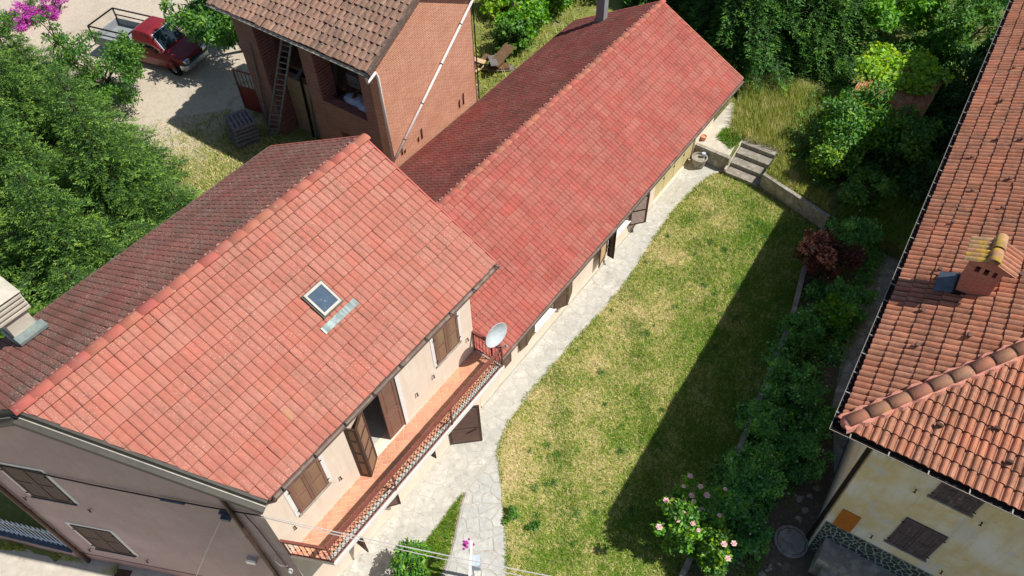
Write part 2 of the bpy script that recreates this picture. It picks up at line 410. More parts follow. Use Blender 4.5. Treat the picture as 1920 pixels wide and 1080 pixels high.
class MB:
    def __init__(s):
        s.v, s.f, s.mi = [], [], []
    def add(s, vs, fs, T=None, mi=None):
        b = len(s.v)
        s.mi += list(mi) if mi is not None else [0] * len(fs)
        s.v += [tuple(T @ Vector(p)) if T is not None else tuple(p) for p in vs]
        s.f += [tuple(b + i for i in f) for f in fs]
        return s
    def box(s, x0, x1, y0, y1, z0, z1, T=None):
        vs = [(x, y, z) for z in (z0, z1) for y in (y0, y1) for x in (x0, x1)]
        return s.add(vs, [(0, 2, 3, 1), (4, 5, 7, 6), (0, 1, 5, 4), (2, 6, 7, 3), (0, 4, 6, 2), (1, 3, 7, 5)], T)
    def beam(s, p, q, w, h=None, up=(0, 0, 1)):
        p, q = Vector(p), Vector(q)
        d = (q - p)
        L = d.length
        d.normalize()
        u = Vector(up)
        if abs(d.dot(u)) > 0.99:
            u = Vector((1, 0, 0))
        a = d.cross(u).normalized()
        b = a.cross(d)
        T = Matrix(((d.x, a.x, b.x, p.x), (d.y, a.y, b.y, p.y), (d.z, a.z, b.z, p.z), (0, 0, 0, 1)))
        h = w if h is None else h
        return s.box(0, L, -w / 2, w / 2, -h / 2, h / 2, T)
    def tube(s, pts, r, n=8, cap=True):
        pts = [Vector(p) for p in pts]
        rs = r if isinstance(r, (list, tuple)) else [r] * len(pts)
        rings = []
        for i, p in enumerate(pts):
            d = (pts[min(i + 1, len(pts) - 1)] - pts[max(i - 1, 0)]).normalized()
            u = Vector((0, 0, 1)) if abs(d.z) < 0.9 else Vector((1, 0, 0))
            a = d.cross(u).normalized()
            b = d.cross(a)
            rings.append([p + (a * math.cos(2 * math.pi * k / n) + b * math.sin(2 * math.pi * k / n)) * rs[i] for k in range(n)])
        vs = [v for ring in rings for v in ring]
        fs = [(i * n + k, i * n + (k + 1) % n, (i + 1) * n + (k + 1) % n, (i + 1) * n + k) for i in range(len(pts) - 1) for k in range(n)]
        if cap:
            fs += [tuple(range(n)), tuple(range((len(pts) - 1) * n, len(pts) * n))]
        return s.add(vs, fs)
    def prism(s, pts, z0, z1, T=None):
        n = len(pts)
        vs = [(x, y, z0) for x, y in pts] + [(x, y, z1) for x, y in pts]
        fs = [tuple(reversed(range(n))), tuple(range(n, 2 * n))] + [(i, (i + 1) % n, n + (i + 1) % n, n + i) for i in range(n)]
        return s.add(vs, fs, T)
    def lathe(s, prof, n=20, T=None):
        vs = [(r * math.cos(2 * math.pi * k / n), r * math.sin(2 * math.pi * k / n), z) for r, z in prof for k in range(n)]
        fs = [(i * n + k, i * n + (k + 1) % n, (i + 1) * n + (k + 1) % n, (i + 1) * n + k) for i in range(len(prof) - 1) for k in range(n)]
        return s.add(vs, fs, T)
    def mesh(s, name):
        me = bpy.data.meshes.new(name)
        me.from_pydata(s.v, [], s.f)
        if any(s.mi):
            me.polygons.foreach_set('material_index', s.mi)
        me.update()
        return me

def np_mesh(name, V, F):
    """V (n,3), F (m,k) fixed k"""
    me = bpy.data.meshes.new(name)
    V = np.asarray(V, dtype=np.float32)
    F = np.asarray(F, dtype=np.int32)
    m, k = F.shape
    me.vertices.add(len(V))
    me.vertices.foreach_set('co', V.ravel())
    me.loops.add(m * k)
    me.loops.foreach_set('vertex_index', F.ravel())
    me.polygons.add(m)
    me.polygons.foreach_set('loop_start', np.arange(0, m * k, k, dtype=np.int32))
    me.update(calc_edges=True)
    return me

def frame(o, x, y, z):
    return Matrix(((x[0], y[0], z[0], o[0]), (x[1], y[1], z[1], o[1]), (x[2], y[2], z[2], o[2]), (0, 0, 0, 1)))
def rz(loc, a):
    return Matrix.Translation(loc) @ Matrix.Rotation(a, 4, 'Z')

# ------------------------------------------------------------------ roof tiles
def tile_shape(us, hs, L, w, nose=0.011, lift=0.034, drop=0.022):
    """a tile with a rolled-over nose; the nose faces and the last strip are grimy"""
    n = len(us)
    vs = [(u, 0, h + lift - drop) for u, h in zip(us, hs)] + [(u, nose, h + lift) for u, h in zip(us, hs)] + [(u, L, h) for u, h in zip(us, hs)]
    fs = [(i, i + 1, n + i + 1, n + i) for i in range(n - 1)] + [(n + i, n + i + 1, 2 * n + i + 1, 2 * n + i) for i in range(n - 1)]
    return vs, fs, [1] * (n - 1) + [1 if i == n - 2 else 0 for i in range(n - 1)]
def double_roll(w=0.335, L=0.40):
    m = w / 2
    us = [0, 0.012, 0.045, m - 0.045, m - 0.010]
    hs = [-0.008, 0.010, 0.020, 0.020, 0.010]
    vs, fs, mi = tile_shape(us + [u + m for u in us] + [w], hs + hs + [-0.008], L, w, nose=0.008)
    return vs, fs, mi[:10] + [0] * 10
def single_roll(w=0.168, L=0.40, t=0.016, h0=0.055, taper=0.0):
    us = [0, 0.16, 0.22, 0.34, 0.5, 0.68, 0.82, 0.92, 1.0]
    hs = [0.0, 0.0, 0.35, 0.8, 1.0, 0.85, 0.5, 0.1, -0.06]
    return tile_shape([u * w for u in us], [h * h0 for h in hs], L, w)

def clip_poly(poly, p0, nrm):
    out = []
    for i in range(len(poly)):
        a, b = poly[i], poly[(i + 1) % len(poly)]
        da, db = (a - p0).dot(nrm), (b - p0).dot(nrm)
        if da >= 0:
            out.append(a)
        if (da >= 0) != (db >= 0):
            out.append(a + (b - a) * (da / (da - db)))
    return out

class Tiling:
    """collects the tiles of one roof; the 300 nearest become parts, the rest one part"""
    def __init__(s, roof, shape, limit=300):
        s.roof, s.shape, s.items, s.limit = roof, shape, [], limit
        s.me = {}
    def slope(s, o, U, V, N, cols, rows, pw, pl, material, cuts=(), stagger=0.0, pri=0.0, jit=0.002):
        vs, fs, mi = s.shape
        o, U, V, N = Vector(o), Vector(U), Vector(V), Vector(N)
        w = max(v[0] for v in vs)
        L = max(v[1] for v in vs)
        for r in range(rows):
            for c in range(cols):
                off = (stagger * pw * (r % 2)) + R.uniform(-jit, jit) * 2
                org = o + U * (c * pw + off) + V * (r * pl + R.uniform(-jit, jit) * 2) + N * R.uniform(-jit, jit)
                a = R.gauss(0, 0.008)
                if R.random() < 0.02:
                    org = org - V * R.uniform(0.01, 0.035)
                    a += R.uniform(-0.03, 0.03)
                U2 = (U * math.cos(a) + V * math.sin(a))
                V2 = (V * math.cos(a) - U * math.sin(a))
                T = frame(org, U2, V2, N)
                pts = [T @ Vector(p) for p in ((0, 0, 0), (w, 0, 0), (w, L, 0), (0, L, 0))]
                state, mesh = 'in', None
                for p0, nn in cuts:
                    p0, nn = Vector(p0), Vector(nn)
                    ds = [(p - p0).dot(nn) for p in pts]
                    if max(ds) <= 0.01:
                        state = 'out'
                        break
                    if min(ds) < 0:
                        state = 'cut'
                if state == 'out':
                    continue
                if state == 'cut':
                    W = [T @ Vector(v) for v in vs]
                    polys = [([W[i] for i in f], m_) for f, m_ in zip(fs, mi)]
                    for p0, nn in cuts:
                        p0, nn = Vector(p0) + Vector(nn) * R.uniform(-0.02, 0.02), Vector(nn)
                        polys = [(q, m_) for q, m_ in ((clip_poly(p, p0, nn), m_) for p, m_ in polys) if len(q) >= 3]
                    if not polys:
                        continue
                    mb = MB()
                    for p, m_ in polys:
                        mb.add(p, [tuple(range(len(p)))], None, [m_])
                    mesh = mb
                mid = sum(pts, Vector()) / 4
                s.items.append(((mid - CAM).length + pri, T, mesh, material))
        return s
    def build(s, name='tile'):
        vs, fs, mi = s.shape
        s.items.sort(key=lambda i: i[0])
        rest = {}
        for k, (d, T, mesh, material) in enumerate(s.items):
            if k < s.limit:
                if mesh is None:
                    if material not in s.me:
                        mb = MB()
                        mb.add(vs, fs, None, mi)
                        s.me[material] = mb.mesh(name)
                        s.me[material].materials.append(M[material])
                        s.me[material].materials.append(M[material + '_edge'])
                    obj(name, s.me[material], None, s.roof, T)
                else:
                    obj(name, mesh, material, s.roof)
            else:
                mb = rest.setdefault(material, MB())
                if mesh is None:
                    mb.add(vs, fs, T, mi)
                else:
                    mb.add(mesh.v, mesh.f, None, mesh.mi)
        for material, mb in rest.items():
            o = obj(name + '_field', mb, material, s.roof)
            o['kind'] = 'stuff'

def ridge_caps(roof, p, q, n, r, material, name='ridge_tile', flat=0.75, lean=0.012):
    p, q = Vector(p), Vector(q)
    d = (q - p)
    L = d.length / n
    d.normalize()
    side = d.cross(Vector((0, 0, 1))).normalized()
    up = side.cross(d)
    k = 8
    vs, fs = [], []
    for i, (t, rr) in enumerate(((0, r * (1 + lean * 3)), (L * 1.08, r * (1 - lean * 3)))):
        for j in range(k + 1):
            a = math.pi * j / k
            vs.append((t, math.cos(a) * rr, math.sin(a) * rr * flat + (lean if i == 0 else -lean)))
    for j in range(k + 1):
        a = math.pi * j / k
        vs.append((0, math.cos(a) * (r * 1.06 - 0.018), math.sin(a) * (r * 1.06 - 0.018) * flat + lean))
    m = k + 1
    fs = [(j, j + 1, m + j + 1, m + j) for j in range(k)] + [(2 * m + j, 2 * m + j + 1, j + 1, j) for j in range(k)]
    mb = MB()
    mb.add(vs, fs)
    me = mb.mesh(name)
    me.materials.append(M[material])
    me.shade_smooth()
    for i in range(n):
        T = frame(p + d * (L * i), d, side, up) @ Matrix.Rotation(R.gauss(0, 0.012), 4, 'Z')
        obj(name, me, None, roof, T)

# ------------------------------------------------------------------ shutters, windows
def leaf(parent, T, w, h, style, frame_mat, fill_mat, name='shutter', label=None, rows=(0.5,)):
    """one shutter leaf: local x from hinge, y thickness (outside is -y), z up"""
    st, th = 0.075, 0.035
    mb = MB()
    mb.box(0, st, -th, 0, 0, h)
    mb.box(w - st, w, -th, 0, 0, h)
    zs = [0.0] + [r * h for r in rows] + [h]
    rails = [(0, st)] + [(z - st / 2, z + st / 2) for z in zs[1:-1]] + [(h - st, h)]
    for a, b in rails:
        mb.box(st, w - st, -th, 0, a, b)
    o = obj(name, mb, frame_mat, parent, T, label)
    for (a0, a1), (b0, b1) in zip(rails[:-1], rails[1:]):
        if style == 'panel':
            p = MB().box(st, w - st, -th + 0.014, -0.012, a1, b0)
            p.box(st + 0.05, w - st - 0.05, -th + 0.006, -th + 0.0135, a1 + 0.05, b0 - 0.05)
            obj('panel', p, fill_mat, o, T)
        elif style == 'plank':
            n = 3
            for k in range(n):
                x0, x1 = st + (w - 2 * st) * k / n, st + (w - 2 * st) * (k + 1) / n
                obj('board', MB().box(x0 + 0.003, x1 - 0.003, -th + 0.01, -0.01, a1, b0), fill_mat, o, T)
        else:
            n = max(3, int((b0 - a1) / 0.055))
            sl = MB().box(st, w - st, -0.004, 0.004, -0.03, 0.03)
            me = sl.mesh('slat')
            me.materials.append(M[fill_mat])
            for k in range(n):
                z = a1 + (b0 - a1) * (k + 0.5) / n
                S = T @ Matrix.Translation((0, -th / 2, z)) @ Matrix.Rotation(math.radians(-38), 4, 'X')
                obj('slat', me, None, o, S)
    return o

def dog(parent, T):
    mb = MB().beam((0, 0.0, 0), (0, -0.06, 0), 0.014)
    mb.beam((0, -0.06, -0.05), (0, -0.06, 0.09), 0.016, 0.022)
    mb.beam((-0.03, -0.062, -0.05), (0.03, -0.062, -0.05), 0.02, 0.014)
    obj('shutter_dog', mb, 'iron', parent, T)

def closed_window(parent, T, w, h, frame_mat, fill_mat, style='panel', surround='white', sill='concrete_old', top=True, rows=(0.5,)):
    """window with both leaves closed: local x along the wall, z up from the sill, -y outside"""
    b = 0.11
    if surround:
        mb = MB().box(-b, 0, -0.014, 0.02, -0.02, h + b).box(w, w + b, -0.014, 0.02, -0.02, h + b)
        if top:
            mb.box(0, w, -0.014, 0.02, h, h + b)
        obj('window_surround', mb, surround, parent, T)
    obj('window_sill', MB().box(-0.04, w + 0.04, -0.06, 0.0, -0.05, -0.005), sill, parent, T)
    leaf(parent, T @ Matrix.Translation((0.005, -0.004, 0)), w / 2 - 0.008, h, style, frame_mat, fill_mat, rows=rows)
    leaf(parent, T @ Matrix.Translation((w / 2 + 0.003, -0.004, 0)), w / 2 - 0.008, h, style, frame_mat, fill_mat, rows=rows)
    for x in (0.0, w):
        for z in (0.15 * h, 0.85 * h):
            obj('hinge', MB().box(x - 0.03, x + 0.03, -0.055, -0.04, z - 0.012, z + 0.012), 'iron', parent, T)

def wall_boxes(x0, x1, z0, z1, openings, thick, T):
    """wall panel along local x with rectangular openings; outer face at y=0, inner at y=thick"""
    xs = sorted({x0, x1, *[o[0] for o in openings], *[o[1] for o in openings]})
    mb = MB()
    for a, b in zip(xs[:-1], xs[1:]):
        cuts = sorted((o[2], o[3]) for o in openings if o[0] <= a + 1e-6 and o[1] >= b - 1e-6)
        z = z0
        for c0, c1 in cuts:
            if c0 > z:
                mb.box(a, b, 0, thick, z, c0, T)
            z = c1
        if z < z1:
            mb.box(a, b, 0, thick, z, z1, T)
    return mb

def sheet(name, pts, z, material, kind='structure'):
    mb = MB()
    mb.add([(x, y, z if not callable(z) else z(x, y)) for x, y in pts], [tuple(range(len(pts)))])
    return struct(obj(name, mb, material), kind)

def extrude(pts, vec):
    n = len(pts)
    v = Vector(vec)
    P = [Vector(p) for p in pts]
    mb = MB()
    mb.add([*P, *[p + v for p in P]], [tuple(range(n)), tuple(reversed(range(n, 2 * n)))] + [(i, n + i, n + (i + 1) % n, (i + 1) % n) for i in range(n)])
    return mb

def half_pipe(pts, r, n=7, t=0.006):
    """open gutter along a polyline (horizontal)"""
    mb = MB()
    pts = [Vector(p) for p in pts]
    rows = []
    for i, p in enumerate(pts):
        d = (pts[min(i + 1, len(pts) - 1)] - pts[max(i - 1, 0)]).normalized()
        a = d.cross(Vector((0, 0, 1))).normalized()
        row = []
        for rr in (r, r - t):
            for k in range(n + 1):
                ang = math.pi * k / n
                row.append(p + a * (math.cos(ang) * rr) - Vector((0, 0, 1)) * (math.sin(ang) * rr))
        rows.append(row)
    m = 2 * (n + 1)
    vs = [v for r_ in rows for v in r_]
    fs = []
    for i in range(len(pts) - 1):
        for k in range(n):
            fs.append((i * m + k, i * m + k + 1, (i + 1) * m + k + 1, (i + 1) * m + k))
            j = n + 1 + k
            fs.append((i * m + j, (i + 1) * m + j, (i + 1) * m + j + 1, i * m + j + 1))
        fs.append((i * m, (i + 1) * m, (i + 1) * m + n + 1, i * m + n + 1))
        fs.append((i * m + n, i * m + 2 * n + 1, (i + 1) * m + 2 * n + 1, (i + 1) * m + n))
    return mb.add(vs, fs)

# convex cells for crazy paving
def clip2(poly, px, py, nx, ny):
    out = []
    for i in range(len(poly)):
        a, b = poly[i], poly[(i + 1) % len(poly)]
        da = (a[0] - px) * nx + (a[1] - py) * ny
        db = (b[0] - px) * nx + (b[1] - py) * ny
        if da >= 0:
            out.append(a)
        if (da >= 0) != (db >= 0):
            t = da / (da - db)
            out.append((a[0] + (b[0] - a[0]) * t, a[1] + (b[1] - a[1]) * t))
    return out
def area2(p):
    return 0.5 * sum(p[i][0] * p[(i + 1) % len(p)][1] - p[(i + 1) % len(p)][0] * p[i][1] for i in range(len(p)))
def inside(p, q):
    s = False
    for i in range(len(p)):
        (x0, y0), (x1, y1) = p[i], p[(i + 1) % len(p)]
        if (y0 > q[1]) != (y1 > q[1]) and q[0] < (x1 - x0) * (q[1] - y0) / (y1 - y0) + x0:
            s = not s
    return s
def crazy(region, spacing, gap, rnd, squash=(1, 1)):
    """cells of jittered sites clipped to a convex region (counter-clockwise)"""
    xs = [p[0] for p in region]
    ys = [p[1] for p in region]
    sites = []
    tries = 0
    need = abs(area2(region)) / spacing ** 2
    while len(sites) < need * 1.15 and tries < 6000:
        tries += 1
        q = (rnd.uniform(min(xs), max(xs)), rnd.uniform(min(ys), max(ys)))
        mind = spacing * rnd.uniform(0.45, 0.95)
        if inside(region, q) and all(((q[0] - s[0]) / squash[0]) ** 2 + ((q[1] - s[1]) / squash[1]) ** 2 > mind * mind for s in sites):
            sites.append(q)
    cells = []
    for i, a in enumerate(sites):
        poly = list(region)
        n = len(region)
        for k in range(n):
            (x0, y0), (x1, y1) = region[k], region[(k + 1) % n]
            L = math.hypot(x1 - x0, y1 - y0)
            nx, ny = -(y1 - y0) / L, (x1 - x0) / L
            poly = clip2(poly, x0 + nx * gap * 0.5, y0 + ny * gap * 0.5, nx, ny)
            if len(poly) < 3:
                break
        for j, b in enumerate(sites):
            if i == j or len(poly) < 3:
                continue
            dx, dy = a[0] - b[0], a[1] - b[1]
            L = math.hypot(dx, dy)
            if L > spacing * 4:
                continue
            mx, my = (a[0] + b[0]) / 2 + dx / L * gap / 2, (a[1] + b[1]) / 2 + dy / L * gap / 2
            poly = clip2(poly, mx, my, dx, dy)
        if len(poly) >= 3 and area2(poly) > spacing * spacing * 0.06:
            # drop near-duplicate corners, wobble
            q = []
            for p in poly:
                if not q or math.hypot(p[0] - q[-1][0], p[1] - q[-1][1]) > 0.03:
                    q.append((p[0] + rnd.uniform(-0.006, 0.006), p[1] + rnd.uniform(-0.006, 0.006)))
            if len(q) >= 3:
                cells.append(q)
    return cells
def slab_mesh(poly, h, bev):
    n = len(poly)
    cx, cy = sum(p[0] for p in poly) / n, sum(p[1] for p in poly) / n
    mb = MB()
    inner = []
    for x, y in poly:
        d = math.hypot(x - cx, y - cy) or 1
        k = max(0.0, 1 - bev / d)
        inner.append((cx + (x - cx) * k, cy + (y - cy) * k))
    vs = [(x, y, 0) for x, y in poly] + [(x, y, h - bev * 0.5) for x, y in poly] + [(x, y, h) for x, y in inner]
    fs = [(i, (i + 1) % n, n + (i + 1) % n, n + i) for i in range(n)] + [(n + i, n + (i + 1) % n, 2 * n + (i + 1) % n, 2 * n + i) for i in range(n)] + [tuple(range(2 * n, 3 * n))]
    return mb.add(vs, fs)

# ------------------------------------------------------------------ ground
sheet('ground', [(-150, -150), (200, -150), (200, 200), (-150, 200)], -0.42, 'wild')
sheet('road', [(-30, -2), (-0.63, 0.12), (-3.9, 7.2), (-4.6, 9.4), (-9, 22), (-30, 22)], -0.30, 'concrete')
garden = MB()
garden.prism([(-0.55, 0.25), (-0.1, -1.2), (-3, -8), (-6, -60), (21.1, -60), (21.1, 0.25)], -0.40, -0.02)
struct(obj('garden_ground', garden, 'soil'))
terr = MB()
terr.prism([(21.02, -1.48), (22.3, -1.46), (22.3, -2.95), (20.92, -2.96), (20.05, -5.9), (20.0, -60), (90, -60), (90, 7.0), (22.4, 7.0), (22.4, 0.1), (21.1, 0.1)], -0.38, 0.64)
struct(obj('terrace_ground', terr, 'wild'))

def sm(a, b, x):
    t = min(1, max(0, (x - a) / (b - a)))
    return t * t * (3 - 2 * t)
def yard_z(x, y):
    return -0.3 + 1.9 * sm(-5, 9, x) + 0.06 * math.sin(x * 0.9) * math.sin(y * 0.7)
V, F = [], []
gx = [-4.4 + i * 0.75 for i in range(0, 70)]
gy = [6.9 + j * 0.75 for j in range(0, 80)]
for x in gx:
    for y in gy:
        V.append((x - (y - 6.9) * 0.3 if x < -4 else x, y, yard_z(x, y)))
ny = len(gy)
F = [(i * ny + j, (i + 1) * ny + j, (i + 1) * ny + j + 1, i * ny + j + 1) for i in range(len(gx) - 1) for j in range(ny - 1)]
yard = obj('yard_ground', np_mesh('yard_ground', V, F), 'yard')
yard.data.shade_smooth()
struct(yard)

LAWN = [(0.5, -5.6), (2.05, -4.35), (2.87, -3.67), (3.75, -2.99), (5.0, -1.9), (5.67, -1.29), (6.6, -1.02), (7.82, -0.93), (10.38, -0.99), (12.2, -1.12), (13.89, -1.11), (16.0, -0.9), (17.94, -0.78), (19.4, -0.9), (20.5, -1.1), (20.95, -1.55), (20.9, -2.95), (20.2, -5.35), (20.0, -5.8), (17.76, -5.95), (15.22, -6.5), (11.64, -6.9), (8.61, -7.25), (5.48, -7.45), (2.5, -7.6), (0.5, -7.7)]
sheet('lawn', list(reversed(LAWN)), 0.004, 'lawn')
STRIP = [(4.05, -1.28), (3.15, -1.30), (2.05, -1.34), (0.9, -1.5), (0.9, -2.3), (1.75, -2.25), (2.44, -2.05), (3.72, -1.42)]
sheet('grass_strip', STRIP, 0.008, 'lawn')

# paving: mortar bed, then each flagstone
bed = [(-0.5, 0.0), (-0.12, -1.2), (0.9, -1.5), (2.05, -1.34), (3.15, -1.30), (4.05, -1.28), (3.72, -1.42), (2.44, -2.05), (1.75, -2.25), (0.2, -3.2), (0.3, -5.5), (2.05, -4.35), (2.87, -3.67), (3.75, -2.99), (5.0, -1.9), (5.67, -1.29), (6.6, -1.02), (7.82, -0.93), (10.38, -0.99), (12.2, -1.12), (13.89, -1.11), (16.0, -0.9), (17.94, -0.78), (19.4, -0.9), (20.5, -1.1), (21.0, -1.5), (21.05, 0.0)]
sheet('path', list(reversed(bed)), 0.0, 'stone_joint')
path_o = bpy.data.objects['path']
rs = random.Random(4)
regions = [([(5.55, -1.26), (6.6, -1.0), (6.6, -0.03), (4.7, -0.03), (4.2, -1.2)], 0.42),
           ([(6.6, -1.0), (10.38, -0.96), (10.38, -0.03), (6.6, -0.03)], 0.40),
           ([(10.38, -0.96), (13.89, -1.08), (13.89, -0.03), (10.38, -0.03)], 0.40),
           ([(13.89, -1.08), (17.94, -0.76), (17.94, -0.03), (13.89, -0.03)], 0.44),
           ([(17.94, -0.76), (20.5, -1.06), (20.98, -1.45), (21.0, -0.03), (17.94, -0.03)], 0.48),
           ([(4.2, -1.32), (2.44, -2.1), (3.75, -2.95), (5.0, -1.88), (5.55, -1.35)], 0.36),
           ([(2.44, -2.1), (0.5, -3.1), (0.5, -5.3), (2.05, -4.32), (2.87, -3.64), (3.75, -2.95)], 0.44),
           ([(4.2, -1.2), (4.7, -0.03), (0.0, -0.03), (0.25, -1.28), (2.05, -1.3)], 0.5)]
for reg, spc in regions:
    if area2(reg) < 0:
        reg = list(reversed(reg))
    bold = spc in (0.36, 0.44) and min(p[0] for p in reg) < 5
    for cell in crazy(reg, spc, 0.045 if bold else 0.016, rs):
        n = len(cell)
        cx, cy = sum(p[0] for p in cell) / n, sum(p[1] for p in cell) / n
        obj('flagstone', slab_mesh([(x - cx, y - cy) for x, y in cell], (0.008 + rs.uniform(0, 0.008)) if bold else (0.004 + rs.uniform(0, 0.003)), 0.007 if bold else 0.004), 'stone' if bold else 'stone_worn', path_o,
            Matrix.Translation((cx, cy, -0.001)) @ Matrix.Rotation(rs.gauss(0, 0.006), 4, 'X'))
kb = MB()
pts = [(4.05, -1.33), (3.72, -1.47), (2.44, -2.1), (1.75, -2.3), (0.6, -2.95)]
for a, b in zip(pts[:-1], pts[1:]):
    kb.beam((*a, 0.0), (*b, 0.0), 0.05, 0.06)
struct(obj('path_kerb', kb, 'concrete_old'))

# ------------------------------------------------------------------ main house
SL = math.atan(0.5355)
cS, sS = math.cos(SL), math.sin(SL)
H = thing('main_house', 'two-storey house with pale salmon tiled roof, skylight and long iron balcony', 'house', (2, 3, 0))
def verge(y):
    return -0.55 - 0.45 * (y + 0.74)
# roof deck
ys = [(-0.72, 6.985), (3.116, 9.04), (7.13, 6.89)]
deck = MB()
top = [(y, z) for y, z in ys]
bot = [(y, z - 0.14) for y, z in reversed(ys)]
sec = top + bot
n = len(sec)
deck.add([(verge(y) + 0.05, y, z) for y, z in sec] + [(6.82, y, z) for y, z in sec],
         [tuple(range(n)), tuple(reversed(range(n, 2 * n)))] + [(i, n + i, n + (i + 1) % n, (i + 1) % n) for i in range(n)])
roof = obj('roof', deck, 'soffit', H)
til = Tiling(roof, double_roll())
nv = Vector((1, 0.45, 0)).normalized()
cut = [((-0.55, -0.74, 7), nv)]
til.slope((6.86 - 28 * 0.335, -0.74, 7.01), (1, 0, 0), (0, cS, sS), (0, -sS, cS), 28, 12, 0.335, 0.3645, 'tile', cut)
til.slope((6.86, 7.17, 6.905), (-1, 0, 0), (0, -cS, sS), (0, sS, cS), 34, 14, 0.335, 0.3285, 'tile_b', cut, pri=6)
til.build()
ridge_caps(roof, (-2.34, 3.09, 9.085), (6.90, 3.09, 9.085), 24, 0.135, 'ridge', flat=0.5, lean=0.003)
rm = MB()
rr = random.Random(8)
for i in range(70):
    x = -2.2 + 9 * i / 70 + rr.uniform(-0.06, 0.06)
    w = rr.uniform(0.02, 0.055)
    rm.lathe([(w, 0), (w * 0.9, 0.02), (w * 0.5, 0.035), (0.001, 0.04)], 7, Matrix.Translation((x, 3.09 + 0.16 + rr.uniform(0, 0.03), 9.04)))
obj('mortar_lump', rm, 'mortar', roof)['kind'] = 'stuff'
# verge metal
bg = MB()
for (ya, za), (yb, zb) in zip(ys[:-1], ys[1:]):
    bg.beam((verge(ya) - 0.02, ya, za - 0.05), (verge(yb) - 0.02, yb, zb - 0.05), 0.07, 0.2)
    bg.beam((verge(ya) - 0.13, ya, za - 0.19), (verge(yb) - 0.13, yb, zb - 0.19), 0.12, 0.12)
obj('bargeboard', bg, 'barge', H)
be = MB()
for (ya, za), (yb, zb) in zip(ys[:-1], ys[1:]):
    be.beam((verge(ya) - 0.072, ya, za - 0.12), (verge(yb) - 0.072, yb, zb - 0.12), 0.022, 0.02)
obj('metal_trim', be, 'edge', H)
fv = MB()
for (ya, za), (yb, zb) in zip(ys[:-1], ys[1:]):
    fv.beam((6.85, ya, za + 0.01), (6.85, yb, zb + 0.01), 0.04, 0.16)
obj('verge_trim', fv, 'ridge', H)
obj('gutter', half_pipe([(-0.42, -0.80, 6.99), (3, -0.80, 6.985), (6.86, -0.80, 6.98)], 0.062), 'gutter', H)
obj('gutter', half_pipe([(6.86, 7.22, 6.89), (0, 7.22, 6.885), (-4.0, 7.22, 6.88)], 0.062), 'gutter', H)
gs = MB()
for i in range(9):
    x = -0.2 + i * 0.87
    gs.box(x - 0.012, x + 0.012, -0.87, -0.72, 6.985, 6.998)
obj('gutter_bracket', gs, 'barge', H)
# walls
zroof = lambda y: 7.01 + 0.5355 * (y + 0.74) if y < 3.116 else 9.075 - 0.5355 * (y - 3.116)
Tw = Matrix.Translation((0, 0, 0))
ops = [(2.5, 3.62, 3.19, 5.62), (5.05, 5.98, 0.02, 2.12), (1.03, 2.12, 0.85, 2.2), (3.1, 3.82, 1.65, 2.5)]
obj('front_wall', wall_boxes(-0.57, 6.57, -0.38, zroof(0) - 0.17, ops, 0.3, Tw), 'cream', H)
G = lambda y: (-0.57 - 0.46 * y, y)
gp = [(*G(0.0), -0.40), (*G(6.3), -0.40), (*G(6.3), zroof(6.3) - 0.17), (*G(3.116), zroof(3.116) - 0.19), (*G(0.0), zroof(0) - 0.17)]
gv = Vector((0.908, 0.418, 0)) * 0.3
obj('gable_wall', extrude(gp, gv), 'mauve', H)
gb = [(*G(-0.01), -0.41), (*G(6.34), -0.41), (*G(6.34), 0.12), (*G(-0.01), 0.12)]
obj('plinth', extrude([Vector(p) - Vector((0.908, 0.418, 0)) * 0.02 for p in gb], Vector((0.908, 0.418, 0)) * 0.018), 'mauve_base', H)
obj('back_wall', MB().box(-3.3, 6.56, 6.02, 6.3, -0.4, zroof(6.3) - 0.17), 'mauve', H)
obj('side_wall', extrude([(6.565, 0.3, 0), (6.565, 6.02, 0), (6.565, 6.02, zroof(6.02) - 0.18), (6.565, 3.1, 8.85), (6.565, 0.3, zroof(0.3) - 0.18)], (-0.28, 0, 0)), 'cream', H)
obj('room_floor', MB().prism([(-0.1, 0.31), (6.25, 0.31), (6.25, 6.0), (-2.7, 6.0)], 2.98, 3.17), 'stone', H)
obj('partition_wall', MB().prism([(-0.9, 2.4), (6.25, 2.4), (6.25, 2.5), (-0.95, 2.5)], 3.18, 6.6), 'cream', H)
# upper windows
for x0, w in ((0.12, 0.93), (5.05, 0.95)):
    closed_window(H, Matrix.Translation((x0, 0, 4.23)), w, 1.28, 'shutter', 'shutter_panel')
for x in (-0.14, 1.34, 4.16, 4.83, 6.28):
    dog(H, Matrix.Translation((x, 0, 4.0)))
obj('door_surround', MB().box(3.62, 3.74, -0.014, 0.02, 3.2, 5.72).box(2.38, 2.5, -0.014, 0.02, 3.2, 5.72).box(2.5, 3.62, -0.014, 0.02, 5.62, 5.72), 'white', H)
leaf(H, Matrix.Translation((3.06, 0.06, 3.22)), 0.54, 2.38, 'panel', 'shutter', 'shutter', 'door_leaf', rows=(0.36, 0.42))
Ld = rz((2.5, -0.02, 3.22), math.atan2(-0.26, -0.5))
leaf(H, Ld, 0.54, 2.3, 'panel', 'shutter_dark', 'shutter_panel', 'door_leaf', rows=(0.3, 0.5, 0.75))
Ld2 = rz((2.5 - 0.5, -0.28, 3.22), math.atan2(0.27, -0.13))
leaf(H, Ld2, 0.3, 2.3, 'panel', 'shutter_dark', 'shutter_panel', 'door_leaf', rows=(0.3, 0.5, 0.75))
obj('door_knob', MB().lathe([(0.001, 0), (0.02, 0.005), (0.012, 0.02), (0.024, 0.045), (0.001, 0.06)], 10, Ld @ Matrix.Translation((0.47, 0.0, 1.0)) @ Matrix.Rotation(-math.pi / 2, 4, 'X')), 'chrome', H)
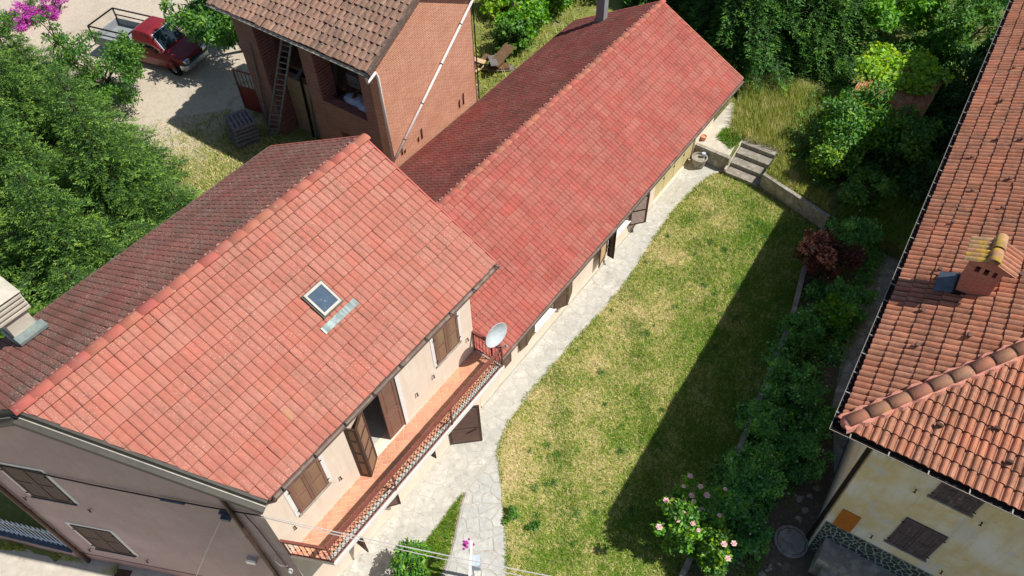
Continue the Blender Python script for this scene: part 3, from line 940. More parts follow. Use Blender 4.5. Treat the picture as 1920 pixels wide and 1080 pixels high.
# lower openings
obj('door_reveal', MB().box(5.06, 5.97, 0.2, 0.24, 0.02, 2.11), 'dark', H)  # dark sheet in the doorway, paints the unlit room behind
leaf(H, rz((5.05, -0.02, 0.05), math.atan2(-0.70, 0.65)), 0.96, 2.0, 'louvre', 'shutter_dark', 'shutter_slat', 'louvred_door', rows=(0.42,))
hk = MB().tube([(0.55, -0.05, 0.62), (0.7, -0.06, 0.7), (0.8, -0.06, 0.78), (0.82, -0.06, 0.84)], 0.012, 6)
obj('door_hook', hk, 'iron', H, rz((5.05, -0.02, 0.05), math.atan2(-0.70, 0.65)))
obj('window_pane', MB().box(1.03, 2.12, 0.2, 0.22, 0.85, 2.2), 'glass', H)
obj('window_sill', MB().box(0.98, 2.17, -0.05, 0.2, 0.79, 0.848), 'concrete_old', H)
leaf(H, rz((1.03, -0.01, 0.83), math.radians(-92)), 0.53, 1.36, 'louvre', 'shutter_dark', 'shutter_slat')
leaf(H, rz((2.12, -0.01, 0.83), math.radians(-38)), 0.53, 1.36, 'louvre', 'shutter_dark', 'shutter_slat')
obj('window_pane', MB().box(3.1, 3.82, 0.2, 0.22, 1.65, 2.5), 'glass', H)
leaf(H, rz((3.82, -0.01, 1.66), math.radians(-85)), 0.62, 0.83, 'plank', 'shutter_dark', 'olivebrown', rows=())
leaf(H, rz((3.1, -0.01, 1.66), math.radians(-150)), 0.36, 0.83, 'plank', 'shutter_dark', 'olivebrown', rows=())
# gable windows
TH = math.atan2(-0.908, 0.418)
def gabT(y, z):
    return rz((*G(y), z), TH)
for y, z, w, h in ((5.62, 4.02, 1.1, 1.62), (5.50, 0.86, 1.1, 1.55)):
    closed_window(H, gabT(y, z), w, h, 'shutter_dark', 'shutter_dark', 'plank', sill='sheet_blue')
    for k in (-0.3, w + 0.3):
        dog(H, gabT(y, z - 0.2) @ Matrix.Translation((k, 0, 0)))
# pipes and cables on the gable
def gw(y, z, off=0.06):
    x, yy = G(y)
    return (x - 0.908 * off, yy - 0.418 * off, z)
obj('downpipe', MB().tube([(-0.44, -0.80, 6.93), (-0.55, -0.5, 6.62), gw(0.62, 6.15, 0.07), gw(0.62, 4, 0.07), gw(0.62, -0.38, 0.07)], 0.05, 10), 'brownpipe', H, smooth=True)
obj('downpipe', MB().tube([(-4.0, 7.2, 6.8), gw(6.2, 6.3, 0.08), gw(6.2, 3, 0.08), gw(6.2, -0.38, 0.08)], 0.055, 10), 'brownpipe', H, smooth=True)
pc = MB()
for z in (0.6, 1.8, 3.0, 4.2, 5.4):
    for y in (0.62, 6.2):
        pc.lathe([(0.058, -0.015), (0.062, 0), (0.058, 0.015)], 10, Matrix.Translation(gw(y, z, 0.075)))
obj('pipe_clip', pc, 'barge', H)
obj('wall_cable', MB().tube([gw(6.25, 5.55), gw(5.3, 5.62, 0.03), gw(3.5, 5.5, 0.05), gw(2.2, 5.42, 0.04), gw(1.1, 5.45, 0.05), gw(0.3, 5.5, 0.06), gw(0.02, 5.45, 0.03)], 0.017, 6), 'cable', H)
obj('cable_sleeve', MB().tube([gw(2.1, 5.43, 0.06), gw(1.6, 5.42, 0.06)], 0.035, 8), 'sheet_blue', H)
obj('wall_cable', MB().tube([gw(0.35, 5.5), gw(0.3, 4.6, 0.03), gw(0.26, 3.4, 0.03), gw(0.22, 2.3, 0.03)], 0.012, 6), 'cable', H)
obj('wall_cable', MB().tube([gw(0.3, 3.1, 0.03), gw(0.42, 2.7, 0.05), gw(0.36, 2.42, 0.05), gw(0.2, 2.45, 0.03)], 0.01, 6), 'cable_pale', H)
obj('cable_bracket', MB().box(-0.16, 0.16, -0.12, 0, -0.05, 0.05, gabT(0.75, 5.3)).box(-0.1, 0.1, -0.2, -0.1, -0.1, 0.0, gabT(0.75, 5.3)), 'sheet_blue', H)
obj('stay_wire', MB().tube([gw(0.85, 5.2, 0.12), gw(1.9, 2.9, 0.25), gw(3.15, 0.05, 0.3)], 0.014, 6), 'cable_pale', H)
obj('wall_lamp', MB().box(-0.12, 0.12, -0.16, 0, -0.07, 0.07, gabT(0.98, 2.55)), 'chrome', H)
obj('wall_lamp', MB().lathe([(0.001, -0.09), (0.05, -0.07), (0.06, 0.0), (0.04, 0.07), (0.001, 0.08)], 10, gabT(0.16, 2.25) @ Matrix.Translation((0, -0.07, 0))), 'whitepipe', H)

# skylight on the front slope
def onslope(x, y, lift=0.0):
    return Vector((x, y, 7.06 + 0.5355 * (y + 0.74))) + Vector((0, -sS, cS)) * lift
Ts = frame(onslope(2.88, 0.86), (1, 0, 0), (0, cS, sS), (0, -sS, cS))
sk = MB()
W_, L_ = 0.52, 0.62
sk.box(0, W_, 0, 0.06, -0.02, 0.09).box(0, W_, L_ - 0.06, L_, -0.02, 0.09).box(0, 0.05, 0.06, L_ - 0.06, -0.02, 0.09).box(W_ - 0.05, W_, 0.06, L_ - 0.06, -0.02, 0.09)
skl = obj('skylight', sk, 'edge', H, Ts)
obj('pane', MB().box(0.05, W_ - 0.05, 0.06, L_ - 0.06, 0.05, 0.075), 'sky_glass', skl, Ts)
obj('kerb', MB().box(-0.035, W_ + 0.035, -0.03, L_ + 0.03, -0.03, 0.045), 'barge', skl, Ts)
fl = MB()
nx_ = 25
vs, fs = [], []
for i in range(nx_):
    x = 2.63 + 1.02 * i / (nx_ - 1)
    w = 0.012 * math.sin(x * 2 * math.pi / 0.1675) + rr.uniform(-0.006, 0.006)
    for y in (0.60, 0.68, 0.75):
        vs.append(onslope(x, y, 0.035 + w))
for i in range(nx_ - 1):
    for j in range(2):
        fs.append((i * 3 + j, (i + 1) * 3 + j, (i + 1) * 3 + j + 1, i * 3 + j + 1))
fl.add(vs, fs)
obj('lead_apron', fl, 'lead', H)
# chimney on the back slope
ch = MB().box(-1.22, -0.72, 6.06, 6.62, 6.9, 8.22)
chim = obj('chimney', ch, 'concrete', H)
obj('flashing', MB().box(-1.27, -0.66, 5.96, 6.70, 7.0, 7.62).box(-1.26, -0.6, 5.80, 6.06, 7.70, 7.78), 'lead', chim)
for k in range(4):
    z = 8.28 + k * 0.12
    obj('louvre_slab', MB().box(-1.32 + 0.0 * k, -0.62, 5.96, 6.72, z, z + 0.055), 'concrete', chim)
for x0 in (-1.2, -0.84):
    for y0 in (6.08, 6.5):
        obj('louvre_post', MB().box(x0, x0 + 0.1, y0, y0 + 0.1, 8.2, 8.7), 'concrete_old', chim)
obj('chimney_cap', MB().add([(-1.34, 5.94, 8.78), (-0.6, 5.94, 8.78), (-0.6, 6.74, 8.78), (-1.34, 6.74, 8.78), (-0.97, 6.34, 8.98)], [(3, 2, 1, 0), (0, 1, 4), (1, 2, 4), (2, 3, 4), (3, 0, 4)]), 'concrete', chim)

# balcony: slab, herringbone tiles, railing
BP = [(-0.565, -0.003), (-0.10, -1.0), (6.55, -1.0), (6.55, -0.003)]
slab = obj('balcony_slab', MB().prism(BP, 3.02, 3.165), 'grout', H)
obj('slab_edge', MB().box(-0.12, 6.58, -1.03, -1.003, 3.04, 3.19).box(6.553, 6.58, -1.003, -0.01, 3.04, 3.19), 'white', H)
q = 0.117
ca, sa = math.cos(math.radians(45)), math.sin(math.radians(45))
BI = [(-0.54, -0.012), (-0.18, -0.80), (6.53, -0.80), (6.53, -0.012)]
obj('border_slab', MB().prism([(-0.175, -0.81), (-0.11, -0.985), (6.53, -0.985), (6.53, -0.81)], 3.16, 3.18), 'stone', slab)
for ia in range(-80, 80):
    for ib in range(-50, 50):
        ox, oy = (ia + 2 * ib) * q, (ia - 2 * ib) * q
        for x0, y0, x1, y1 in ((0, 0, 2, 1), (0, 1, 1, 3)):
            g = 0.0065
            rect = [(ox + x0 * q + g, oy + y0 * q + g), (ox + x1 * q - g, oy + y0 * q + g), (ox + x1 * q - g, oy + y1 * q - g), (ox + x0 * q + g, oy + y1 * q - g)]
            rect = [(3 + x * ca - y * sa, -0.5 + x * sa + y * ca) for x, y in rect]
            if max(p[1] for p in rect) < -1.1 or min(p[1] for p in rect) > 0.1 or max(p[0] for p in rect) < -0.7 or min(p[0] for p in rect) > 6.7:
                continue
            for k in range(4):
                (ax, ay), (bx, by) = BI[k], BI[(k + 1) % 4]
                rect = clip2(rect, ax, ay, -(by - ay), bx - ax)
                if len(rect) < 3:
                    break
            if len(rect) >= 3 and area2(rect) > 0.0015:
                obj('floor_tile', MB().prism(rect, 3.16, 3.178 + R.uniform(0, 0.002)), 'terracotta', slab)
ra = MB()
c0, c1, c2, c3 = Vector((-0.57, 0, 0)), Vector((-0.10, -0.99, 0)), Vector((6.54, -0.99, 0)), Vector((6.54, 0, 0))
zt, zb_ = 4.05, 3.27
for a, b in ((c0, c1), (c1, c2), (c2, c3)):
    w = 0.095 if a is c1 else 0.06
    ra.beam(a + Vector((0, 0, zt)), b + Vector((0, 0, zt)), w, 0.028)
    ra.beam(a + Vector((0, 0, zb_)), b + Vector((0, 0, zb_)), 0.035, 0.02)
    ra.beam(a + Vector((0, 0, zt - 0.1)), b + Vector((0, 0, zt - 0.1)), 0.03, 0.015)
for x in (-0.10, 2.1, 4.32, 6.54):
    ra.beam((x, -0.99, 3.16), (x, -0.99, zt), 0.035)
    if 0 < x < 6:
        ra.beam((x - 0.0, -0.99, 3.5), (x - 0.28, -0.8, 3.18), 0.022)
ra.beam((-0.55, -0.03, 3.16), (-0.55, -0.03, zt), 0.03)
ra.beam((6.54, -0.03, 3.16), (6.54, -0.03, zt), 0.03)
rail = obj('railing', ra, 'railing', H)
def bar_mesh(p, q, r):
    return MB().tube([p, q], r, 5)
sp, run = 0.133, 0.266
for s in (-1, 1):
    k = 0
    x = -0.1 - run
    while x < 6.54 + run:
        xa, xb = (x, x + run) if s > 0 else (x + run, x)
        t0, t1 = 0.0, 1.0
        za, zz = zb_, zt - 0.1
        pa, pb = Vector((xa, -0.99 + 0.006 * s, za)), Vector((xb, -0.99 + 0.006 * s, zz))
        # clip to the rail length
        def atx(X):
            return pa + (pb - pa) * ((X - pa.x) / (pb.x - pa.x))
        lo, hi = -0.1, 6.54
        ok = not (max(pa.x, pb.x) < lo + 0.03 or min(pa.x, pb.x) > hi - 0.03)
        if ok:
            A, B = pa.copy(), pb.copy()
            if A.x < lo: A = atx(lo)
            if A.x > hi: A = atx(hi)
            if B.x < lo: B = atx(lo)
            if B.x > hi: B = atx(hi)
            if (B - A).length > 0.06:
                obj('lattice_bar', bar_mesh(A, B, 0.0065), 'iron', rail)
        x += sp
me_k = MB().lathe([(0.001, -0.022), (0.018, -0.012), (0.022, 0), (0.018, 0.012), (0.001, 0.022)], 8).mesh('rosette')
me_k.materials.append(M['iron'])
for a, b, n in ((c0, c1, 8), (c3, c2, 9)):
    for i in range(1, n):
        p = a + (b - a) * (i / n)
        bo = obj('baluster', bar_mesh(p + Vector((0, 0, zb_)), p + Vector((0, 0, zt)), 0.008), 'iron', rail)
        if a is c0:
            obj('rosette', me_k, None, rail, Matrix.Translation(p + Vector((0, 0, 3.62))))
x = 0.02
while x < 6.5:
    obj('rosette', me_k, None, rail, Matrix.Translation((x, -0.99, (zb_ + zt - 0.1) / 2)))
    x += sp * 1.0
# satellite dish standing on the balcony rail
D = thing('satellite_dish', 'white oval satellite dish on the far end of the balcony railing', 'satellite dish', (6.56, -0.62, 3.2))
dd = Vector((-0.15, -0.97, 0.15)).normalized()
sd = dd.cross(Vector((0, 0, 1))).normalized()
ud = sd.cross(dd)
Td = frame(Vector((6.58, -0.72, 4.45)), sd, ud, dd)
prof = [(0.40 * i / 7, 0.11 * (i / 7) ** 2) for i in range(8)]
prof[0] = (0.002, 0)
S_ = Matrix.Diagonal((0.95, 0.88, 1, 1))
obj('reflector', MB().lathe(prof + [(0.41, 0.112), (0.41, 0.10), (0.30, 0.045), (0.002, -0.012)], 32, S_), 'dish', D, Td, smooth=True)
ar = MB().tube([(0, -0.45, 0.09), (0, -0.3, 0.34), (0, -0.18, 0.5)], 0.014, 6)
obj('feed_arm', ar, 'grey_plastic', D, Td)
obj('receiver_head', MB().lathe([(0.001, 0), (0.03, 0.0), (0.03, 0.07), (0.02, 0.11), (0.001, 0.12)], 10, Matrix.Translation((0, -0.16, 0.48)) @ Matrix.Rotation(2.6, 4, 'X')), 'grey_plastic', D, Td)
bk = Vector((6.56, -0.62, 0))
obj('mast', MB().tube([bk + Vector((0, 0, 3.18)), bk + Vector((0, 0, 4.5))], 0.022, 8).beam(bk + Vector((0, 0, 4.42)), Td @ Vector((0, 0, -0.01)), 0.06, 0.05), 'iron', D)

# ------------------------------------------------------------------ long annexe
A = thing('annexe_house', 'long single-storey annexe with red tiled roof behind the balcony house', 'house', (14, 3, 0))
k2 = (4.85 - 2.76) / (3.286 + 0.605)
S2 = math.atan(k2)
c2_, s2_ = math.cos(S2), math.sin(S2)
zr2 = lambda y: 2.72 + k2 * (y + 0.605) if y < 3.286 else 4.81 - k2 * (y - 3.286)
ys2 = [(-0.58, 2.70), (3.286, 4.775), (7.2, 4.775 - k2 * 3.914)]
sec = [(y, z) for y, z in ys2] + [(y, z - 0.13) for y, z in reversed(ys2)]
n = len(sec)
dk = MB()
dk.add([(6.60, y, z) for y, z in sec] + [(23.16, y, z) for y, z in sec], [tuple(range(n)), tuple(reversed(range(n, 2 * n)))] + [(i, n + i, n + (i + 1) % n, (i + 1) % n) for i in range(n)])
roof2 = obj('roof', dk, 'soffit', A)
t2 = Tiling(roof2, double_roll(0.334, 0.39))
t2.slope((6.60, -0.605, 2.72), (1, 0, 0), (0, c2_, s2_), (0, -s2_, c2_), 50, 13, 0.332, 0.3397, 'tile_long')
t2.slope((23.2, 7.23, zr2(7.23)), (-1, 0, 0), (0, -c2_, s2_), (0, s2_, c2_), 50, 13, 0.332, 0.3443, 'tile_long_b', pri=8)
t2.build()
ridge_caps(roof2, (6.55, 3.27, 4.825), (23.24, 3.27, 4.825), 42, 0.12, 'ridge', flat=0.5, lean=0.003)
rm = MB()
for i in range(110):
    x = 6.8 + 16.3 * i / 110 + rr.uniform(-0.06, 0.06)
    w = rr.uniform(0.02, 0.06)
    rm.lathe([(w, 0), (w * 0.9, 0.02), (w * 0.5, 0.035), (0.001, 0.04)], 7, Matrix.Translation((x, 3.27 + 0.15 + rr.uniform(0, 0.03), 4.77)))
obj('mortar_lump', rm, 'mortar', roof2)['kind'] = 'stuff'
vt = MB()
for (ya, za), (yb, zb) in zip(ys2[:-1], ys2[1:]):
    vt.beam((23.19, ya, za + 0.01), (23.19, yb, zb + 0.01), 0.05, 0.14)
obj('verge_trim', vt, 'ridge', A)
obj('gutter', half_pipe([(6.7, -0.655, 2.70), (15, -0.655, 2.69), (23.2, -0.655, 2.68)], 0.055), 'gutter', A)
obj('gutter', half_pipe([(23.2, 7.28, zr2(7.23) - 0.03), (6.9, 7.28, zr2(7.23) - 0.03)], 0.055), 'gutter', A)
ops = [(9.55, 10.62, 0.82, 2.0), (14.1, 15.55, 0.86, 2.05), (17.6, 20.92, 0.03, 2.25)]
obj('front_wall', wall_boxes(6.58, 22.55, -0.02, zr2(0) - 0.16, ops, 0.3, Matrix.Identity(4)), 'cream', A)
obj('back_wall', MB().box(6.58, 22.55, 6.5, 6.8, -0.3, zr2(6.8) - 0.16), 'cream', A)
obj('end_wall', extrude([(22.55, 0.305, 0), (22.55, 6.495, 0), (22.55, 6.495, zr2(6.49) - 0.16), (22.55, 3.286, 4.6), (22.55, 0.305, zr2(0.3) - 0.16)], (-0.3, 0, 0)), 'cream', A)
obj('plinth', MB().box(6.6, 17.58, -0.03, -0.002, -0.01, 0.1), 'concrete', A)
# windows with big white sills and open shutters
for x0, x1, z0, z1 in ((9.55, 10.62, 0.82, 2.0), (14.1, 15.55, 0.86, 2.05)):
    sl = MB()
    sl.add([(x0 - 0.06, -0.10, z0 - 0.06), (x1 + 0.06, -0.10, z0 - 0.06), (x1 + 0.06, 0.17, z0 - 0.06), (x0 - 0.06, 0.17, z0 - 0.06),
            (x0 - 0.06, -0.10, z0 - 0.01), (x1 + 0.06, -0.10, z0 - 0.01), (x1 + 0.06, 0.17, z0 + 0.03), (x0 - 0.06, 0.17, z0 + 0.03)],
           [(3, 2, 1, 0), (4, 5, 6, 7), (0, 1, 5, 4), (1, 2, 6, 5), (2, 3, 7, 6), (3, 0, 4, 7)])
    obj('window_sill', sl, 'white', A)
    fr = MB().box(x0, x0 + 0.06, 0.1, 0.16, z0, z1).box(x1 - 0.06, x1, 0.1, 0.16, z0, z1).box(x0, x1, 0.1, 0.16, z1 - 0.06, z1).box(x0 + 0.06, x1 - 0.06, 0.1, 0.16, z0 + 0.03, z0 + 0.1)
    obj('window_frame', fr, 'orange_board', A)
    obj('window_pane', MB().box(x0 + 0.06, x1 - 0.06, 0.12, 0.14, z0 + 0.1, z1 - 0.06), 'glass', A)
leaf(A, rz((9.53, -0.03, 0.74), math.radians(-172)), 0.52, 1.28, 'plank', 'olivebrown', 'olivebrown')
leaf(A, rz((8.98, -0.13, 0.74), math.radians(172)), 0.36, 1.28, 'plank', 'olivebrown', 'shutter_slat')
leaf(A, rz((10.64, -0.03, 0.74), math.radians(-28)), 0.52, 1.28, 'plank', 'olivebrown', 'shutter_slat')
leaf(A, rz((11.12, -0.24, 0.74), math.radians(18)), 0.52, 1.28, 'plank', 'olivebrown', 'olivebrown')
leaf(A, Matrix.Translation((7.72, -0.02, 0.72)), 0.46, 1.3, 'plank', 'olivebrown', 'shutter_slat')
leaf(A, rz((14.08, -0.03, 0.52), math.radians(-168)), 0.86, 1.5, 'panel', 'shutter_dark', 'curtain', rows=())
leaf(A, rz((14.08, -0.06, 0.36), math.radians(-95)), 0.28, 1.6, 'plank', 'iron', 'shutter_dark', rows=())
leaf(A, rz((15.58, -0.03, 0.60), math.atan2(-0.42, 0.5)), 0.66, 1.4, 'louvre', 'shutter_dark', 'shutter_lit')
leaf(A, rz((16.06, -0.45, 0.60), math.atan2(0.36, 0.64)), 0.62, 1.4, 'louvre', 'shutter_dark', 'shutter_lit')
# garage door of sheet panels
for k in range(4):
    x0 = 17.62 + k * 0.825
    gd = MB().box(x0, x0 + 0.819, 0.07, 0.10, 0.04, 2.24)
    gd.box(x0 + 0.06, x0 + 0.76, 0.06, 0.0695, 0.12, 1.0).box(x0 + 0.06, x0 + 0.76, 0.06, 0.0695, 1.1, 2.1)
    obj('garage_door_panel', gd, 'garage', A)
hm = MB()
for k in range(1, 4):
    x0 = 17.62 + k * 0.825
    hm.box(x0 - 0.04, x0 + 0.04, 0.045, 0.059, 0.7, 0.76).box(x0 - 0.04, x0 + 0.04, 0.045, 0.059, 1.6, 1.66)
obj('garage_hinge', hm, 'iron', A)
# lamp under the eave
obj('eave_lamp', MB().beam((8.45, 0, 2.2), (8.4, -0.3, 2.25), 0.03).box(8.28, 8.5, -0.46, -0.26, 2.14, 2.28), 'iron', A)
# grey flue on the far back slope
fz = lambda y: zr2(y)
fl = MB().box(22.3, 22.62, 5.35, 5.72, fz(5.7) - 0.2, 5.15)
flue = obj('flue', fl, 'grey_plastic', A)
obj('flue_cap', MB().box(22.24, 22.68, 5.29, 5.78, 5.22, 5.27).box(22.3, 22.34, 5.35, 5.39, 5.15, 5.22).box(22.58, 22.62, 5.68, 5.72, 5.15, 5.22), 'concrete_old', flue)
obj('flue_collar', MB().box(22.27, 22.65, 5.30, 5.76, fz(5.5) - 0.08, fz(5.5) + 0.12), 'lead', flue)

# ------------------------------------------------------------------ brick barn
B = thing('brick_barn', 'tall open-fronted brick barn with faded clay tile roof', 'barn', (13.8, 10.8, 1.5))
kb_ = 0.5
Sb = math.atan(kb_)
cb_, sb_ = math.cos(Sb), math.sin(Sb)
zb = lambda x: 7.12 + kb_ * (x - 10.85)
XR = 13.9
g_ = [(11.4, 7.33, 0.6), (16.3, 7.33, 0.6), (16.3, 7.33, zb(2 * XR - 16.3) - 0.13), (XR, 7.33, zb(XR) - 0.14), (11.4, 7.33, zb(11.4) - 0.13)]
obj('side_wall', extrude(g_, (0, 0.38, 0)), 'barn_brick', B)
obj('side_wall', extrude([(x, 14.3, z) for x, y, z in g_], (0, -0.38, 0)), 'barn_brick_red', B)
obj('back_wall', MB().box(15.95, 16.28, 7.72, 10.6, 0.6, zb(2 * XR - 16.3) - 0.15).box(15.95, 16.28, 13.2, 13.9, 0.6, zb(2 * XR - 16.3) - 0.15).box(15.95, 16.28, 10.6, 13.2, 0.6, 4.4), 'barn_brick_red', B)
for y0, y1 in ((13.25, 13.92), (10.35, 10.98)):
    obj('pillar', MB().box(11.402, 12.1, y0, y1, 0.6, zb(11.4) - 0.14), 'barn_brick_red', B)
    # toothed brick edge
    tb = MB()
    z = 1.2
    while z < 6.9:
        tb.box(11.45, 12.05, y0 - 0.03, y0 - 0.001, z, z + 0.055)
        z += 0.13
    obj('toothed_brick', tb, 'barn_brick_red', B)['kind'] = 'stuff'
obj('corner_pier', MB().box(11.402, 11.85, 7.712, 8.2, 0.6, zb(11.4) - 0.14), 'barn_brick_red', B)
obj('low_wall', wall_boxes(8.2, 10.35, 0.6, 4.45, [(8.45, 9.75, 2.0, 3.35)], 0.35, frame((11.41, 0, 0), (0, 1, 0), (1, 0, 0), (0, 0, 1))), 'barn_brick_red', B)
obj('inner_wall', MB().box(12.12, 12.4, 10.99, 13.24, 0.6, 4.0).box(13.4, 13.6, 7.72, 10.15, 0.6, 6.5), 'brown_brick', B)
obj('loft_floor', MB().box(11.78, 15.9, 7.72, 10.14, 4.2, 4.34).box(12.41, 15.9, 10.15, 13.9, 4.2, 4.34), 'wood', B)
sec = [(10.87, 7.08), (XR, 7.08 + kb_ * (XR - 10.87)), (2 * XR - 10.87, 7.08)]
sec = sec + [(x, z - 0.12) for x, z in reversed(sec)]
n = len(sec)
db = MB()
db.add([(x, 7.06, z) for x, z in sec] + [(x, 14.55, z) for x, z in sec], [tuple(reversed(range(n))), tuple(range(n, 2 * n))] + [(i, (i + 1) % n, n + (i + 1) % n, n + i) for i in range(n)])
roofb = obj('roof', db, 'wood', B)
tb = Tiling(roofb, single_roll(0.252, 0.42, 0.018, 0.034))
tb.slope((10.84, 14.6, 7.10), (0, -1, 0), (cb_, 0, sb_), (-sb_, 0, cb_), 30, 11, 0.25, 0.318, 'tile_barn', stagger=0.5, jit=0.009)
tb.slope((2 * XR - 10.84, 7.05, 7.10), (0, 1, 0), (-cb_, 0, sb_), (sb_, 0, cb_), 30, 11, 0.25, 0.318, 'tile_barn', stagger=0.5, pri=10)
tb.build()
ridge_caps(roofb, (XR, 7.0, zb(XR) + 0.03), (XR, 14.65, zb(XR) + 0.03), 18, 0.12, 'tile_barn')
obj('bargeboard', MB().beam((10.80, 7.03, 7.12), (XR, 7.03, 7.12 + kb_ * (XR - 10.80)), 0.09, 0.2).beam((2 * XR - 10.80, 7.03, 7.12), (XR, 7.03, 7.12 + kb_ * (XR - 10.80)), 0.09, 0.2), 'gutter', B)
obj('gutter', half_pipe([(10.78, 7.06, 7.06), (10.78, 10.5, 7.08), (10.78, 14.6, 7.1)], 0.06), 'edge', B)
obj('downpipe', MB().tube([(10.78, 7.15, 7.0), (10.82, 7.15, 6.75), (11.25, 7.2, 6.85), (11.36, 7.24, 6.6), (11.4, 7.26, 3.2)], 0.05, 10), 'whitepipe', B, smooth=True)
obj('downpipe', MB().tube([(16.9, 7.2, 7.35), (16.3, 7.24, 6.9), (13.8, 7.25, 4.97), (11.5, 7.25, 3.2)], 0.05, 10), 'whitepipe', B, smooth=True)
obj('corner_pipe', MB().tube([(16.32, 7.25, 7), (16.32, 7.25, 2.8)], 0.025, 6), 'iron', B)
pcl = MB()
for t in (0.15, 0.4, 0.65, 0.88):
    p = Vector((16.3, 7.25, 6.9)).lerp(Vector((11.5, 7.25, 3.2)), t)
    pcl.lathe([(0.056, -0.02), (0.062, 0), (0.056, 0.02)], 10, frame(p, (0.61, 0, -0.79), (0, 1, 0), (0.79, 0, 0.61)))
obj('pipe_clip', pcl, 'barge', B)
an = MB()
for x, h in ((11.9, 0.3), (13.0, 0.45), (12.8, 0.2), (15.2, 0.35), (15.45, 0.5), (12.05, 0.15)):
    obj('rebar', MB().beam((x, 7.30, 3.05), (x, 7.28, 3.05 + h), 0.03), 'iron', B)

# clutter in and around the barn
def clutter(name, label, cat, mb, material, group=None):
    return tag(obj(name, mb, material), label, cat, group)
Ld_ = thing('ladder', 'long grey ladder leaning against the open front of the brick barn', 'ladder', (11.1, 13.6, 1.6))
pa, pb = (Vector((10.95, 13.83, 1.55)), Vector((11.13, 13.43, 1.55))), (Vector((11.25, 11.32, 6.9)), Vector((11.30, 10.92, 6.9)))
for i in range(2):
    obj('side_rail', MB().beam(pa[i], pb[i], 0.05, 0.07), 'greywood', Ld_)
for k in range(1, 20):
    t = k / 20
    obj('rung', MB().beam(pa[0].lerp(pb[0], t), pa[1].lerp(pb[1], t), 0.035), 'greywood', Ld_)
P_ = thing('pallet_stack', 'leaning stack of grey wooden pallets beside the barn gate', 'pallet stack', (10.7, 14.4, 1.6))
for k in range(6):
    tilt = Matrix.Translation((10.55 + 0.02 * k, 13.75, 1.6 + 0.16 * k)) @ Matrix.Rotation(math.radians(68 + R.uniform(-3, 3)), 4, 'Z') @ Matrix.Rotation(math.radians(R.uniform(-2, 2)), 4, 'X')
    pm = MB()
    for j in range(6):
        pm.box(0.0, 1.05, j * 0.16, j * 0.16 + 0.11, 0.11, 0.132)
    for j in range(3):
        pm.box(j * 0.47, j * 0.47 + 0.1, 0, 0.92, 0.022, 0.109)
    pm.box(0, 1.05, 0, 0.1, 0, 0.02).box(0, 1.05, 0.82, 0.92, 0, 0.02)
    obj('pallet', pm, 'greywood', P_, tilt)
Gt = thing('barn_gate', 'open red iron gate leaf with barred top beside the barn', 'gate', (11.8, 15.3, 1.6))
g0, g1 = Vector((11.68, 15.85, 0)), Vector((11.9, 14.75, 0))
gz = lambda p, z: (p.x, p.y, z)
fr = MB()
for p in (g0, g1):
    fr.beam(gz(p, 1.6), gz(p, 3.5), 0.06)
for z in (1.65, 2.75, 3.5):
    fr.beam(gz(g0, z), gz(g1, z), 0.05)
obj('gate_frame', fr, 'railing', Gt)
obj('gate_panel', MB().beam(gz(g0, 2.2), gz(g1, 2.2), 0.015, 1.05), 'gate_red', Gt)
for k in range(1, 6):
    p = g0.lerp(g1, k / 6)
    obj('gate_bar', MB().beam(gz(p, 2.75), gz(p, 3.5), 0.022), 'railing', Gt)
tg = MB()
for k, (x, y, z, rx, w) in enumerate(((12.1, 9.4, 4.36, 0.35, 0.55), (12.0, 8.75, 4.36, 0.3, 0.5))):
    tg.lathe([(w, 0), (w * 0.95, 0.12), (w * 0.6, 0.26), (w * 0.25, 0.31), (0.001, 0.33)], 9, Matrix.Translation((x, y, z)) @ Matrix.Diagonal((0.6, 1, 0.8, 1)))
clutter('tarpaulin', 'crumpled pale blue tarpaulin in the upper opening of the barn', 'tarpaulin', tg, 'tarp')
lw = [('stacked_planks', 'grey planks stacked on the barn loft', (12.5, 8.2, 4.36), 9, 1.5, 0.16, 'greywood'), ('firewood_pile', 'brown timber offcuts heaped on the barn loft', (12.4, 9.1, 4.36), 14, 0.9, 0.12, 'wood'), ('leaning_planks', 'grey planks piled in the left bay of the barn', (12.5, 11.2, 4.36), 12, 1.6, 0.14, 'greywood')]
for name, label, p, cnt, L, w, m in lw:
    t_ = thing(name, label, 'timber', p)
    for k in range(cnt):
        a = R.uniform(-0.6, 0.6)
        c = Vector(p) + Vector((R.uniform(-0.2, 0.5), R.uniform(0, 1.0), 0.06 + 0.07 * (k // 2) + R.uniform(0, 0.03)))
        d = Vector((math.cos(a + 0.8), math.sin(a + 0.8), R.uniform(-0.15, 0.3))) * L / 2
        obj('plank', MB().beam(c - d, c + d, w, 0.04), m, t_)
cr = thing('wooden_crate', 'slatted pale crate on the barn loft behind the opening', 'crate', (12.6, 9.6, 4.8))
for k in range(5):
    obj('slat', MB().box(12.3, 12.9, 9.3, 9.9, 4.75 + k * 0.1, 4.82 + k * 0.1), 'greywood', cr)
for nm, lb, y, x in (('support_pole', 'thin wooden pole standing before the left barn bay', 13.95, 11.2), ('support_prop', 'grey prop leaning in the middle of the barn bay', 12.0, 11.9)):
    clutter(nm, lb, 'pole', MB().beam((x, y, 1.5), (x + 0.2, y - 0.3, 5.6), 0.06), 'greywood')
clutter('steel_post', 'rusty steel post in the left barn bay', 'pole', MB().beam((12.0, 12.3, 1.5), (12.1, 12.25, 4.5), 0.07), 'iron')

